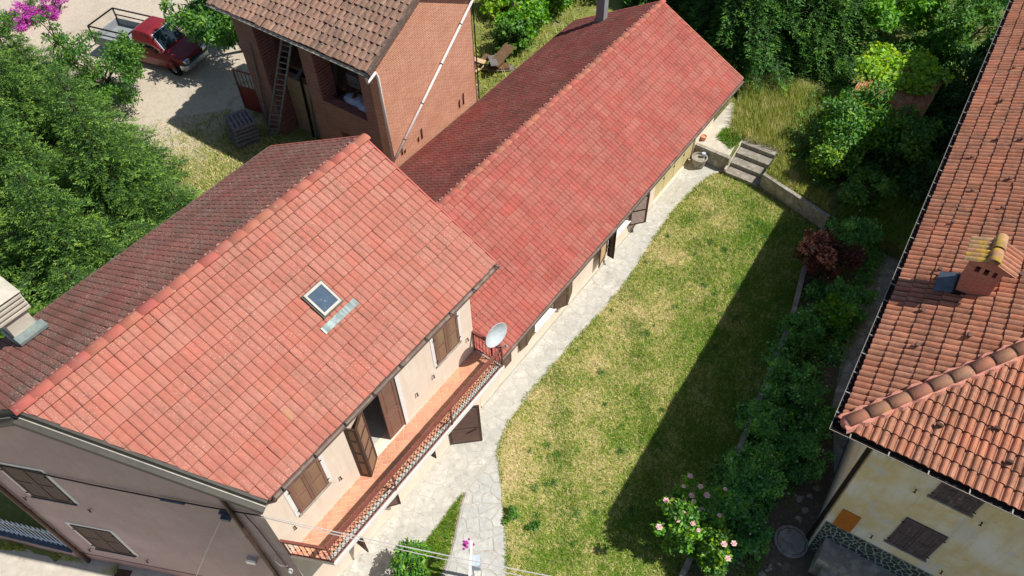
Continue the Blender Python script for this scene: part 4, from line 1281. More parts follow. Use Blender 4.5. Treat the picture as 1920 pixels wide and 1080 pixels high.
# ------------------------------------------------------------------ yellow house across the garden
PH = math.radians(3.0)
Ty = frame((7.63, -9.08, 0), (math.cos(PH), math.sin(PH), 0), (-math.sin(PH), math.cos(PH), 0), (0, 0, 1))
def yv(a, b, z):
    return Ty @ Vector((a, -b, z))
def yd(x, y, z):
    return Ty.to_3x3() @ Vector((x, y, z))
Y = thing('yellow_house', 'yellow plastered house with terracotta hip roof and brick chimney', 'house', yv(8, 4, 0))
KS, KF = 0.42, 0.36
obj('wall', MB().box(0.52, 23.5, -8.6, -0.9, -0.35, 6.36, Ty), 'yellow', Y)
LR = 4.7
AX = LR * KS / KF
zr_ = 6.44 + KS * LR
dk = MB()
pts = [yv(0.03, 0.03, 6.42), yv(24, 0.03, 6.42), yv(24, LR, zr_ - 0.02), yv(AX, LR, zr_ - 0.02), yv(0.03, 2 * LR - 0.03, 6.42), yv(24, 2 * LR - 0.03, 6.42)]
dn = Vector((0, 0, -0.1))
dk.add(pts + [p + dn for p in pts], [(0, 1, 2, 3), (0, 3, 4), (3, 2, 5, 4), (6, 9, 8, 7), (6, 10, 9), (9, 10, 11, 8), (0, 6, 7, 1), (0, 4, 10, 6), (4, 5, 11, 10), (1, 7, 8, 2), (2, 8, 11, 5)])
roofy = obj('roof', dk, 'wood', Y)
ty = Tiling(roofy, single_roll(0.172, 0.40, 0.016, 0.058))
sS_, sF_ = math.atan(KS), math.atan(KF)
hn = yd(0.36, 0.42, 0).normalized()
p0 = yv(0, 0, 6.5)
ty.slope(yv(23.1, -0.04, 6.43), yd(-1, 0, 0), yd(0, -math.cos(sS_), math.sin(sS_)), yd(0, math.sin(sS_), math.cos(sS_)), 138, 15, 0.168, 0.345, 'clay', [(p0 + hn * 0.06, hn)], jit=0.004)
ty.slope(yv(-0.04, -0.1, 6.43), yd(0, -1, 0), yd(math.cos(sF_), 0, math.sin(sF_)), yd(-math.sin(sF_), 0, math.cos(sF_)), 57, 17, 0.168, 0.335, 'clay', [(p0 - hn * 0.06, -hn)], jit=0.004)
ty.build()
ridge_caps(roofy, yv(0.08, 0.09, 6.56), yv(AX, LR, zr_ + 0.1), 16, 0.135, 'hipcap', 'hip_tile', flat=0.8, lean=0.018)
obj('hip_end', MB().lathe([(0.001, 0.13), (0.08, 0.115), (0.13, 0.07), (0.155, 0.0), (0.15, -0.08)], 14, Matrix.Translation(yv(0.1, 0.11, 6.53))), 'mortar_pink', roofy, smooth=True)
ridge_caps(roofy, yv(AX, LR, zr_ + 0.1), yv(23.8, LR, zr_ + 0.1), 40, 0.14, 'hipcap', flat=0.8)
hv = (yv(AX, LR, zr_) - yv(0, 0, 6.5))
sdv = hv.cross(Vector((0, 0, 1))).normalized()
mm = MB()
for sgn in (-1, 1):
    rows_ = []
    nh = 90
    for i in range(nh + 1):
        t = i / nh
        p = yv(0, 0, 6.5) + hv * t
        wob = 0.03 * math.sin(i * 1.3) + rr.uniform(-0.015, 0.015)
        rows_ += [p + sdv * sgn * 0.09 + Vector((0, 0, 0.075)), p + sdv * sgn * (0.17 + wob) + Vector((0, 0, 0.045)), p + sdv * sgn * (0.20 + wob) + Vector((0, 0, -0.06))]
    mm.add(rows_, [(3 * i + k, 3 * i + 3 + k, 3 * i + 4 + k, 3 * i + 1 + k) for i in range(nh) for k in range(2)])
obj('bedding_mortar', mm, 'mortar_pink', roofy)['kind'] = 'stuff'
obj('gutter', half_pipe([yv(-0.09, 9.4, 6.40), yv(-0.09, 4, 6.40), yv(-0.09, -0.09, 6.40), yv(12, -0.09, 6.40), yv(24, -0.09, 6.40)], 0.075), 'gutter_dark', Y)
wb_ = MB()
for i in range(10):
    wb_.box(-0.18, 0.0, -(0.25 + i * 0.78) - 0.012, -(0.25 + i * 0.78) + 0.012, 6.405, 6.425, Ty)
for i in range(40):
    wb_.box(0.3 + i * 0.6 - 0.012, 0.3 + i * 0.6 + 0.012, 0.0, 0.18, 6.405, 6.425, Ty)
wb_.box(-0.175, -0.165, -9.4, 0.17, 6.392, 6.41, Ty).box(-0.17, 24, 0.165, 0.175, 6.392, 6.41, Ty)
obj('gutter_bracket', wb_, 'edge', Y)
obj('soffit', MB().box(-0.02, 0.52, -9.3, 0.0, 6.25, 6.33, Ty).box(0.52, 23.8, -0.9, 0.0, 6.25, 6.33, Ty), 'soffit', Y)
obj('downpipe', MB().tube([yv(0.02, -0.05, 6.34), yv(0.35, 0.45, 6.05), yv(0.74, 0.83, 5.8), yv(0.74, 0.83, 0.0)], 0.055, 10), 'gutter_dark', Y)
Tf = lambda b, z: rz(yv(0.52, b, z), -math.pi / 2 + PH)
for b, z, w, h in ((2.30, 4.80, 0.86, 1.08), (2.25, 2.22, 0.92, 1.36)):
    closed_window(Y, Tf(b, z), w, h, 'shutter_old', 'shutter_old', 'plank', surround=None, sill='concrete_old', rows=(0.45,))
for b, z in ((2.02, 4.75), (3.4, 4.7), (1.95, 2.1), (3.6, 2.1)):
    dog(Y, Tf(b, z))
obj('meter_cover', MB().box(0, 0.44, -0.04, 0, 0, 0.86, Tf(1.08, 1.76)).box(0.1, 0.12, -0.05, -0.04, 0.4, 0.46, Tf(1.08, 1.76)), 'orange_board', Y)
pl = obj('stone_plinth', MB().box(0, 4.2, -0.02, 0, -0.3, 1.72, Tf(0.92, 0)), 'facing_mortar', Y)
rs2 = random.Random(21)
Tp = Tf(0.92, 0) @ Matrix.Rotation(math.pi / 2, 4, 'X')
for cell in crazy([(0.0, 0.0), (3.2, 0.0), (3.2, 1.72), (0.0, 1.72)], 0.165, 0.035, rs2):
    n = len(cell)
    cx, cy = sum(p[0] for p in cell) / n, sum(p[1] for p in cell) / n
    obj('facing_stone', slab_mesh([(x - cx, y - cy) for x, y in cell], 0.034, 0.01), 'green_stone', pl, Tp @ Matrix.Translation((cx, cy, 0.0)))
# chimney
zc = lambda b: 6.5 + KS * b
cb = MB().box(4.38, 4.92, -1.72, -1.08, 6.7, 7.78, Ty)
yc = obj('chimney', cb, 'chim_brick', Y)
obj('flashing', MB().box(4.33, 4.97, -1.77, -1.03, 6.75, 7.08, Ty), 'gutter_dark', yc)
obj('lead_apron', MB().add([yv(4.3, 0.68, zc(0.68) + 0.09), yv(5.0, 0.68, zc(0.68) + 0.09), yv(5.0, 1.06, zc(1.06) + 0.10), yv(4.3, 1.06, zc(1.06) + 0.10)], [(0, 1, 2, 3)]), 'sheet_blue', yc)
for a in (4.38, 4.60, 4.82):
    for b in (1.08, 1.62):
        obj('chimney_pillar', MB().box(a, a + 0.10, -b - 0.10, -b, 7.78, 8.02, Ty), 'chim_brick', yc)
for b in (1.28, 1.46):
    obj('chimney_pillar', MB().box(4.38, 4.46, -b - 0.08, -b, 7.78, 8.02, Ty), 'chim_brick', yc)
obj('flue_core', MB().box(4.5, 4.8, -1.55, -1.25, 7.77, 8.0, Ty), 'dark', yc)  # dark block paints the shaded hollow between the pillars
obj('cap_slab', MB().box(4.30, 5.0, -1.80, -1.0, 8.02, 8.07, Ty), 'chim_brick', yc)
kc = math.radians(24)
for side in (-1, 1):
    Vd = yd(0, -side * math.cos(kc), math.sin(kc))
    Nd = yd(0, side * math.sin(kc), math.cos(kc))
    Ud = Vd.cross(Nd)
    st = yv(5.06 if side > 0 else 4.22, 1.40 - side * 0.52, 8.09)
    sh = single_roll(0.14, 0.56, 0.016, 0.05)
    me = MB().add(sh[0], sh[1]).mesh('cap_tile')
    me.materials.append(M['yellowlichen' if side > 0 else 'clay'])
    for k in range(6):
        obj('cap_tile', me, None, yc, frame(st + Ud * (k * 0.14), Ud, Vd, Nd))
ridge_caps(yc, yv(4.16, 1.40, 8.34), yv(5.1, 1.40, 8.34), 2, 0.13, 'yellowlichen', 'cap_ridge', flat=0.8, lean=0.02)
obj('cap_gable', extrude([yv(4.3, 0.95, 8.07), yv(4.3, 1.85, 8.07), yv(4.3, 1.40, 8.30)], yd(0.7, 0, 0)), 'chim_brick', yc)
# snow guards scattered over the tiles
sgm = MB().add([(-0.05, -0.02, 0), (0.05, -0.02, 0), (0.06, 0.02, 0.075), (-0.06, 0.02, 0.075), (-0.05, 0.09, 0.02), (0.05, 0.09, 0.02)], [(0, 1, 2, 3), (3, 2, 5, 4), (0, 3, 4), (1, 5, 2)]).mesh('snow_guard')
sgm.materials.append(M['brownpipe'])
for k, (a, b) in enumerate([(2.2, 0.6), (3.6, 0.75), (5.2, 0.62), (7.0, 0.7), (8.6, 0.8), (9.8, 0.55), (11.2, 0.7), (12.6, 0.6), (14.4, 0.75), (6.1, 1.3), (7.9, 1.5), (9.2, 1.35), (10.6, 1.5), (12.2, 1.4), (3.3, 1.6), (13.5, 1.3), (15.6, 0.7), (16.8, 1.2), (5.6, 2.0), (8.3, 2.3)]):
    a, b = a + R.uniform(-0.5, 0.5), b + R.uniform(-0.15, 0.2)
    V_, N_ = yd(0, -math.cos(sS_), math.sin(sS_)), yd(0, math.sin(sS_), math.cos(sS_))
    obj('snow_guard', sgm, None, roofy, frame(yv(a, b, 6.5 + KS * b) + N_ * 0.045, V_.cross(N_), V_, N_))
for a, b in [(0.75, 1.65), (1.15, 2.6), (0.65, 3.0), (1.5, 3.4), (0.8, 4.1)]:
    V_, N_ = yd(math.cos(sF_), 0, math.sin(sF_)), yd(-math.sin(sF_), 0, math.cos(sF_))
    obj('snow_guard', sgm, None, roofy, frame(yv(a, b, 6.5 + KF * a) + N_ * 0.045, V_.cross(N_), V_, N_))
# porch steps, side path, manhole
Ps = thing('porch_steps', 'grey concrete porch slab with step against the stone plinth', 'steps', yv(0.2, 2.2, 0))
obj('landing', MB().box(-0.15, 0.495, -3.6, -1.15, -0.02, 0.95, Ty), 'concrete_old', Ps)
obj('step', MB().box(-0.55, -0.155, -3.6, -1.35, -0.02, 0.62, Ty), 'concrete_old', Ps)
obj('step', MB().box(-0.95, -0.555, -3.6, -1.5, -0.02, 0.3, Ty), 'concrete_old', Ps)
sheet('side_path', [yv(3.0, 0.86, 0)[:2], yv(22, 0.86, 0)[:2], yv(22, -0.6, 0)[:2], yv(12, -0.55, 0)[:2], yv(7.5, -0.25, 0)[:2], yv(5.2, 0.1, 0)[:2]], 0.006, 'concrete_old')
mh = thing('manhole_cover', 'round concrete manhole cover in the soil below the rose bed', 'manhole cover', (8.05, -9.5, 0))
obj('ring', MB().lathe([(0.46, -0.05), (0.46, 0.03), (0.39, 0.04), (0.385, -0.05)], 28, Matrix.Translation((8.05, -9.55, 0))), 'concrete_old', mh)
obj('lid', MB().lathe([(0.375, -0.05), (0.37, 0.028), (0.34, 0.034), (0.001, 0.034)], 28, Matrix.Translation((8.05, -9.55, 0))), 'concrete_old', mh)
# lawn edging wall on the bed side, retaining walls and steps to the terrace
kerbw = MB()
kp = [(2.5, -7.68), (5.48, -7.55), (8.61, -7.33), (11.64, -6.98), (15.22, -6.58), (17.76, -6.03), (19.95, -5.9)]
for a, b in zip(kp[:-1], kp[1:]):
    kerbw.beam((*a, 0.06), (*b, 0.06), 0.16, 0.28)
tag(obj('garden_edging', kerbw, 'concrete_old'), 'low mossy concrete edging between lawn and planting bed', 'edging')
tag(obj('retaining_wall', MB().beam((21.06, 0.0, 0.33), (21.0, -1.52, 0.33), 0.16, 0.72), 'concrete_old'), 'short concrete retaining wall beside the annexe, planter in front', 'wall')
tag(obj('retaining_wall', MB().beam((20.88, -2.98, 0.33), (20.02, -5.9, 0.33), 0.16, 0.72), 'concrete_old'), 'shaded concrete retaining wall right of the garden steps', 'wall')
Gs = thing('garden_steps', 'pale concrete steps rising from the lawn to the wild terrace', 'steps', (21.5, -2.2, 0))
for k in range(4):
    x0 = 20.72 + 0.46 * k
    obj('step', MB().box(x0, x0 + 0.62, -2.93 + 0.01 * k, -1.55 + 0.02 * k, 0.0 if k == 0 else 0.17 * k, 0.17 * (k + 1) + 0.005 * k), 'step_stone', Gs)
obj('cheek_wall', MB().beam((20.75, -1.50, 0.2), (22.3, -1.44, 0.62), 0.07, 0.2), 'concrete', Gs)
sheet('terrace_paving', [(21.15, -1.42), (21.15, 0.05), (24.4, 0.05), (24.3, -0.5), (23.0, -1.2)], 0.648, 'concrete')
def pot(name, label, loc, r, h, m, soil=True):
    t_ = thing(name, label, 'planter', loc)
    obj('pot', MB().lathe([(0.001, 0), (r * 0.72, 0), (r, h * 0.9), (r * 1.06, h * 0.9), (r * 1.06, h), (r * 0.9, h), (r * 0.86, h * 0.8), (0.001, h * 0.8)], 18, Matrix.Translation(loc)), m, t_)
    return t_
pt_ = pot('stone_planter', 'round stone planter standing in front of the short retaining wall', (20.62, -0.42, 0.01), 0.30, 0.48, 'concrete_old')
obj('blue_cup', MB().lathe([(0.001, 0), (0.07, 0.0), (0.08, 0.16), (0.001, 0.16)], 12, Matrix.Translation((20.78, -0.5, 0.45))), 'tarp', pt_)
pot('clay_pot', 'small terracotta pot on the terrace corner by the annexe wall', (21.45, -0.12, 0.65), 0.12, 0.2, 'terracotta')

# ------------------------------------------------------------------ left boundary fence and road
Fn = thing('boundary_fence', 'blue grey picket fence on a low mauve wall at the house corner', 'fence', (-3.8, 7.7, -0.3))
fa, fb = Vector((-3.50, 6.45, 0)), Vector((-5.05, 10.2, 0))
up3 = lambda p, z: (p.x, p.y, z)
obj('base_wall', MB().beam(up3(fa, -0.06), up3(fb, -0.06), 0.18, 0.5), 'mauve_base', Fn)
obj('coping', MB().beam(up3(fa, 0.215), up3(fb, 0.215), 0.26, 0.045), 'sheet_blue', Fn)
for z in (0.42, 1.15):
    obj('fence_rail', MB().beam(up3(fa, z), up3(fb, z), 0.03), 'picket', Fn)
pk = MB().box(-0.012, 0.012, -0.02, 0.02, 0, 1.1).add([(-0.012, -0.02, 1.1), (0.012, -0.02, 1.1), (0.012, 0.02, 1.1), (-0.012, 0.02, 1.1), (0, 0, 1.16)], [(0, 1, 4), (1, 2, 4), (2, 3, 4), (3, 0, 4)]).mesh('picket')
pk.materials.append(M['picket'])
for k in range(26):
    p = fa.lerp(fb, (k + 0.5) / 26)
    obj('picket', pk, None, Fn, Matrix.Translation((p.x, p.y, 0.235)))
tag(obj('drain_cover', MB().box(-0.22, 0.22, -0.16, 0.16, -0.01, 0.012, rz((-3.2, 5.05, -0.295), -1.1)), 'brownpipe'), 'rusty rectangular drain cover in the concrete road', 'drain cover')

# ------------------------------------------------------------------ red pickup
tx = Vector((0.97, 0.235, 0))
tyv = Vector((-0.235, 0.97, 0))
Tt = frame((12.62, 19.85, 1.6), -tyv, tx, (0, 0, 1)) if False else frame((12.62, 19.75, 1.58), tx, tyv, (0, 0, 1))
TK = thing('pickup_truck', 'old crimson pickup with chrome bumper parked on the gravel yard', 'pickup', (12.3, 22, 1.6))
# local: x across (width), y backwards from the bumper, z up
def loft(sections):
    """sections: list of (y, [(x, z) ...]) with equal counts, closed rings"""
    mb = MB()
    n = len(sections[0][1])
    vs = [(x, y, z) for y, ring in sections for x, z in ring]
    fs = [(i * n + k, i * n + (k + 1) % n, (i + 1) * n + (k + 1) % n, (i + 1) * n + k) for i in range(len(sections) - 1) for k in range(n)]
    fs += [tuple(range(n)), tuple(reversed(range((len(sections) - 1) * n, len(sections) * n)))]
    return mb.add(vs, fs)
def ring(w, z0, z1, tw=None):
    tw = w * 0.93 if tw is None else tw
    return [(-w, z0), (w, z0), (w * 1.02, (z0 + z1) / 2), (tw, z1), (tw * 0.5, z1 + 0.03), (-tw * 0.5, z1 + 0.03), (-tw, z1), (-w * 1.02, (z0 + z1) / 2)]
body = loft([(0.10, ring(0.66, 0.36, 0.66)), (0.2, ring(0.76, 0.30, 0.74)), (0.55, ring(0.79, 0.28, 0.86)), (1.15, ring(0.80, 0.28, 0.98)), (2.55, ring(0.80, 0.28, 0.99)), (2.62, ring(0.79, 0.30, 0.98))])
obj('body', body, 'truck_red', TK, Tt, smooth=False)
cab = loft([(1.08, ring(0.76, 0.95, 0.99, 0.72)), (1.62, ring(0.72, 0.95, 1.62, 0.60)), (1.8, ring(0.72, 0.95, 1.69, 0.60)), (2.4, ring(0.72, 0.95, 1.71, 0.60)), (2.58, ring(0.74, 0.95, 1.62, 0.60))])
obj('cab', cab, 'truck_red', TK, Tt)
ws = MB().add([(-0.66, 1.10, 1.03), (0.66, 1.10, 1.03), (0.56, 1.585, 1.60), (-0.56, 1.585, 1.60)], [(0, 1, 2, 3)])
ws2 = MB().add([(-0.62, 1.075, 1.045), (0.62, 1.075, 1.045), (0.53, 1.54, 1.585), (-0.53, 1.54, 1.585)], [(0, 1, 2, 3)])
obj('windscreen_frame', ws, 'tarp', TK, Tt @ Matrix.Translation((0, -0.02, 0.02)))
obj('windscreen', ws2, 'glass', TK, Tt @ Matrix.Translation((0, -0.02, 0.03)))
for s in (-1, 1):
    obj('side_window', MB().add([(s * 0.755, 1.5, 1.06), (s * 0.755, 2.4, 1.06), (s * 0.645, 2.35, 1.58), (s * 0.645, 1.72, 1.58)], [(0, 1, 2, 3)]), 'glass', TK, Tt)
    obj('headlight', MB().box(s * 0.58 - 0.13, s * 0.58 + 0.13, 0.07, 0.22, 0.58, 0.74), 'chrome', TK, Tt)
    obj('wing_mirror', MB().beam((s * 0.78, 1.25, 1.05), (s * 0.98, 1.2, 1.15), 0.03).box(s * 0.98 - 0.07, s * 0.98 + 0.07, 1.16, 1.22, 1.07, 1.27), 'iron', TK, Tt)
obj('bumper', loft([(-0.02, [(-0.62, 0.36), (0.62, 0.36), (0.64, 0.54), (-0.64, 0.54)]), (0.10, [(-0.80, 0.32), (0.80, 0.32), (0.82, 0.56), (-0.82, 0.56)]), (0.34, [(-0.83, 0.32), (0.83, 0.32), (0.83, 0.56), (-0.83, 0.56)])]), 'chrome', TK, Tt)
obj('grille', MB().box(-0.42, 0.42, 0.085, 0.12, 0.58, 0.68), 'iron', TK, Tt)
for s in (-1, 1):
    for y in (0.72, 3.6):
        W = Tt @ Matrix.Translation((s * 0.70, y, 0.30)) @ Matrix.Rotation(math.pi / 2, 4, 'Y') @ Matrix.Rotation(0.35 if y < 1 else 0, 4, 'X')
        wh = obj('wheel', MB().lathe([(0.001, -0.06), (0.18, -0.07), (0.19, -0.11), (0.26, -0.12), (0.30, -0.07), (0.30, 0.07), (0.26, 0.12), (0.19, 0.11), (0.001, 0.1)], 20), 'tyre', TK, W)
        obj('rim', MB().lathe([(0.18, -0.118), (0.15, -0.10), (0.05, -0.08), (0.001, -0.09)] if s < 0 else [(0.18, 0.118), (0.15, 0.10), (0.05, 0.08), (0.001, 0.09)], 12), 'chrome', wh, W)
obj('wheel_arch', MB().lathe([(0.37, -0.02), (0.37, 0.02), (0.3, 0.02), (0.3, -0.02)], 16, Matrix.Translation((-0.80, 0.72, 0.33)) @ Matrix.Rotation(math.pi / 2, 4, 'Y')), 'iron', TK, Tt)
bedm = MB().box(-0.8, 0.8, 2.68, 4.9, 0.62, 0.70).box(-0.8, -0.76, 2.68, 4.9, 0.70, 1.02).box(0.76, 0.8, 2.68, 4.9, 0.70, 1.02).box(-0.76, 0.76, 4.86, 4.9, 0.70, 1.02)
obj('cargo_bed', bedm, 'grey_plastic', TK, Tt)
obj('tail_panel', MB().box(-0.86, -0.803, 2.7, 3.5, 0.5, 0.98), 'truck_red', TK, Tt)
rk = MB()
for x in (-0.78, 0.78):
    for y in (2.72, 4.86):
        rk.beam((x, y, 0.7), (x, y, 1.5), 0.05)
    rk.beam((x, 2.72, 1.5), (x, 4.86, 1.5), 0.05)
    rk.beam((x, 2.72, 1.2), (x, 4.86, 1.2), 0.04)
for y in (2.72, 4.86):
    rk.beam((-0.78, y, 1.5), (0.78, y, 1.5), 0.05)
obj('rack', rk, 'iron', TK, Tt)

# ------------------------------------------------------------------ cables, gate post
Cb = thing('overhead_cables', 'pair of pale overhead cables crossing above the balcony corner', 'cable', (-0.57, 0, 5.4))
def sag(a, b, s, n=16):
    a, b = Vector(a), Vector(b)
    return [a.lerp(b, i / n) - Vector((0, 0, s * 4 * (i / n) * (1 - i / n))) for i in range(n + 1)]
obj('cable', MB().tube(sag(gw(0.0, 5.5, 0.04), (5.1, -13.6, 6.6), 0.35), 0.012, 5), 'cable_pale', Cb)
obj('cable', MB().tube(sag(gw(0.02, 5.42, 0.05), (5.0, -13.6, 6.45), 0.42), 0.009, 5), 'cable_pale', Cb)
UP = thing('utility_pole', 'wooden utility pole outside the garden carrying the cables', 'pole', (5.1, -13.65, 0))
obj('pole', MB().tube([(5.1, -13.65, -0.3), (5.1, -13.65, 7.0)], [0.12, 0.09], 10), 'greywood', UP)
obj('crossarm', MB().beam((4.6, -13.65, 6.6), (5.6, -13.65, 6.6), 0.08), 'greywood', UP)
GP = thing('gate_post', 'white metal garden post with grey letter box and hanging pink flowers', 'post', (2.2, -3.1, 0))
obj('post', MB().beam((2.28, -3.05, 0), (2.28, -3.05, 2.0), 0.07).beam((2.46, -2.95, 2.02), (1.3, -3.75, 2.02), 0.06).beam((1.5, -3.6, 0), (1.5, -3.6, 2.0), 0.06), 'whitepipe', GP)
obj('letter_box', MB().box(-0.13, 0.13, -0.1, 0.1, 0, 0.34, rz((2.16, -3.32, 1.62), 0.6)), 'tarp', GP)

# ------------------------------------------------------------------ vegetation
def unit(v):
    return v / np.maximum(np.linalg.norm(v, axis=1, keepdims=True), 1e-9)
def leaf_quads(P, Nn, Tn, size, aspect=0.5, bend=0.25):
    """one four-cornered leaf at each point: P base, Tn direction of the blade, Nn face normal"""
    n = len(P)
    Tn = unit(Tn)
    S = unit(np.cross(Nn, Tn))
    Nn = np.cross(Tn, S)
    size = np.asarray(size).reshape(-1, 1) * np.ones((n, 1))
    a = P
    b = P + Tn * size * 0.5 + S * size * aspect * 0.5 + Nn * size * bend * 0.35
    c = P + Tn * size - Nn * size * bend * 0.3
    d = P + Tn * size * 0.5 - S * size * aspect * 0.5 + Nn * size * bend * 0.35
    V = np.stack([a, b, c, d], 1).reshape(-1, 3)
    F = np.arange(4 * n).reshape(-1, 4)
    return V, F
def cloud(clumps, n, size, rng, up=0.5, aspect=0.5, shell=0.5):
    """leaves through the volume of several uneven clumps [(centre, radii)]"""
    C = np.array([c for c, r in clumps])
    Rr = np.array([r for c, r in clumps])
    w = (Rr[:, 0] * Rr[:, 1] * Rr[:, 2]) ** 0.7
    k = rng.choice(len(clumps), n, p=w / w.sum())
    d = unit(rng.normal(size=(n, 3)))
    rad = (shell + (1 - shell) * rng.random((n, 1))) * (0.86 + 0.28 * rng.random((n, 1)))
    P = C[k] + d * rad * Rr[k]
    N_ = d * 0.5 + np.array([0, 0, up]) + rng.normal(size=(n, 3)) * 0.45
    T_ = rng.normal(size=(n, 3)) + d * 0.5 + np.array([0, 0, -0.25])
    s = size * (0.45 + 1.0 * rng.random(n))
    return leaf_quads(P, unit(N_), T_, s, aspect)
def clumps_in(c, r, k, cr, rng, floor=None):
    out = []
    for _ in range(k):
        d = rng.normal(size=3)
        d /= np.linalg.norm(d)
        rad = 0.3 + 0.75 * rng.random() ** 0.7
        p = np.array(c) + d * np.array(r) * rad
        if floor is not None and p[2] < floor:
            p[2] = floor + abs(p[2] - floor) * 0.4
        q = cr * (0.45 + 1.0 * rng.random() ** 1.5)
        out.append((p, np.array([q * rng.uniform(0.8, 1.25), q * rng.uniform(0.8, 1.25), q * 0.75])))
    return out
def branches(base, tips, r0, rng):
    mb = MB()
    for t in tips:
        b = Vector(base)
        t = Vector(t)
        mid = b.lerp(t, 0.5) + Vector((rng.normal() * 0.1, rng.normal() * 0.1, 0.1))
        mb.tube([b, mid, t], [r0, r0 * 0.6, r0 * 0.2], 5)
    return mb
def bush(name, label, c, r, n, size, m, seed, k=24, cr=0.40, cat='bush', group=None, up=0.5, aspect=0.5, extra=(), shell=0.45, trunk=True, crown='crown'):
    """c centre of the foliage, r its radii; stands on the ground under it"""
    rng = np.random.default_rng(seed)
    gz = c[2] - r[2]
    t_ = thing(name, label, cat, (c[0], c[1], gz), group)
    cl = clumps_in(c, r, k, cr * min(r), rng, gz + 0.1)
    V_, F_ = cloud(cl, n, size, rng, up, aspect, shell)
    obj(crown, np_mesh(crown, V_, F_), m, t_)
    if trunk:
        tips = [tuple(cl[i][0]) for i in range(min(7, len(cl)))]
        obj('stem', branches((c[0], c[1], gz - 0.1), tips, 0.05 * max(r), rng), 'bark', t_)
    for mm_, share, sz, top in extra:  # leaves in a second colour on the highest clumps
        rng2 = np.random.default_rng(seed + 7)
        sel = sorted(cl, key=lambda q: -q[0][2] if top else rng2.random())[:max(2, int(len(cl) * share))]
        V_, F_ = cloud(sel, int(n * share * 0.35), sz, rng2, 0.9, aspect, 0.9)
        obj('young_leaves', np_mesh('young_leaves', V_, F_), mm_, t_)
    return t_, cl
def tree(name, label, base, h, c, r, n, size, m, seed, k=20, cr=0.4, group=None, up=0.5, aspect=0.45, droop=0.0):
    rng = np.random.default_rng(seed)
    t_ = thing(name, label, 'tree', base, group)
    cl = clumps_in(c, r, k, cr * min(r), rng)
    V_, F_ = cloud(cl, n, size, rng, up, aspect, 0.4)
    obj('crown', np_mesh('crown', V_, F_), m, t_)
    b, tp = Vector(base), Vector((c[0], c[1], c[2] - r[2] * 0.2))
    mb = MB().tube([b - Vector((0, 0, 0.2)), b.lerp(tp, 0.5) + Vector((0.08, -0.06, 0)), tp], [0.05 * h * 0.5, 0.04 * h * 0.5, 0.02 * h * 0.5], 8)
    for i in range(min(9, len(cl))):
        q = Vector(cl[i][0])
        s0 = b.lerp(tp, 0.55 + 0.4 * rng.random())
        mb.tube([s0, s0.lerp(q, 0.5) + Vector((0, 0, 0.15)), q], [0.035 * h * 0.4, 0.02 * h * 0.4, 0.008 * h * 0.4], 5)
    obj('trunk', mb, 'bark', t_)
    return t_
def conifer(name, label, base, h, rad, seed, m='spruce', tips='spruce_light', group=None, levels=None, start=0.06, droop=0.25, dens=1.0, needle=0.115):
    rng = np.random.default_rng(seed)
    t_ = thing(name, label, 'tree', base, group)
    P, T_, N_, S, tipflag = [], [], [], [], []
    levels = levels or int(h * 2.5)
    b = np.array(base, float)
    for i in range(levels):
        f = start + (1 - start) * (i + rng.random() * 0.6) / levels
        z = h * f
        L = rad * (1 - f) ** 0.75 * (0.8 + 0.4 * rng.random()) + 0.12
        nb = max(4, int((10 if f < 0.7 else 9) * (0.5 + 0.5 * L / rad) + 3))
        a0 = rng.random() * 6.28
        for j in range(nb):
            a = a0 + 6.283 * j / nb + rng.normal() * 0.15
            Lb = L * (0.7 + 0.5 * rng.random())
            dirv = np.array([math.cos(a), math.sin(a), 0])
            side = np.array([-dirv[1], dirv[0], 0])
            nt = max(4, int(Lb / 0.075 * dens))
            for k in range(nt):
                s = (k + rng.random()) / nt
                if s < 0.12:
                    continue
                pos = b + np.array([0, 0, z]) + dirv * Lb * s + np.array([0, 0, Lb * (0.28 * s - droop * 2.0 * s * s)])
                tw = Lb * 0.34 * (1 - s * 0.65) + 0.06
                for sd in (-1, 1):
                    td = unit((dirv * 0.75 + side * sd * (0.9 - 0.4 * s) + np.array([0, 0, -0.12 + 0.2 * rng.random()]) + rng.normal(size=3) * 0.12)[None])[0]
                    nn = max(3, int(tw / 0.034 * (0.135 / needle)))
                    ar = (np.arange(nn)[:, None] + 0.2) / nn
                    alt = np.where(np.arange(nn) % 2 == 0, 1.0, -1.0)[:, None] * np.cross(td, [0, 0, 1.0])
                    P.append(pos + td * tw * ar + rng.normal(size=(nn, 3)) * 0.015)
                    T_.append(td + alt * 0.55 + rng.normal(size=(nn, 3)) * 0.25 + np.array([0, 0, 0.12]))
                    N_.append(np.array([0, 0, 1.0]) + rng.normal(size=(nn, 3)) * 0.45)
                    S.append(needle * (0.6 + 0.5 * rng.random(nn)))
                    tp = ar[:, 0] > 0.72
                    tipflag.append(tp & (rng.random(nn) < 0.8) | (s > 0.9))
    P, T_, N_, S, tf = (np.concatenate(q) for q in (P, T_, N_, S, tipflag))
    for nm, sel, mm_ in (('crown', ~tf, m), ('young_shoots', tf, tips)):
        V_, F_ = leaf_quads(P[sel], unit(N_[sel]), T_[sel], S[sel] * (1.1 if nm != 'crown' else 1), 0.26, 0.2)
        obj(nm, np_mesh(nm, V_, F_), mm_, t_)
    obj('trunk', MB().tube([(b[0], b[1], b[2] - 0.2), (b[0], b[1], b[2] + h * 0.95)], [0.025 * h, 0.003 * h], 8), 'bark', t_)
    return t_
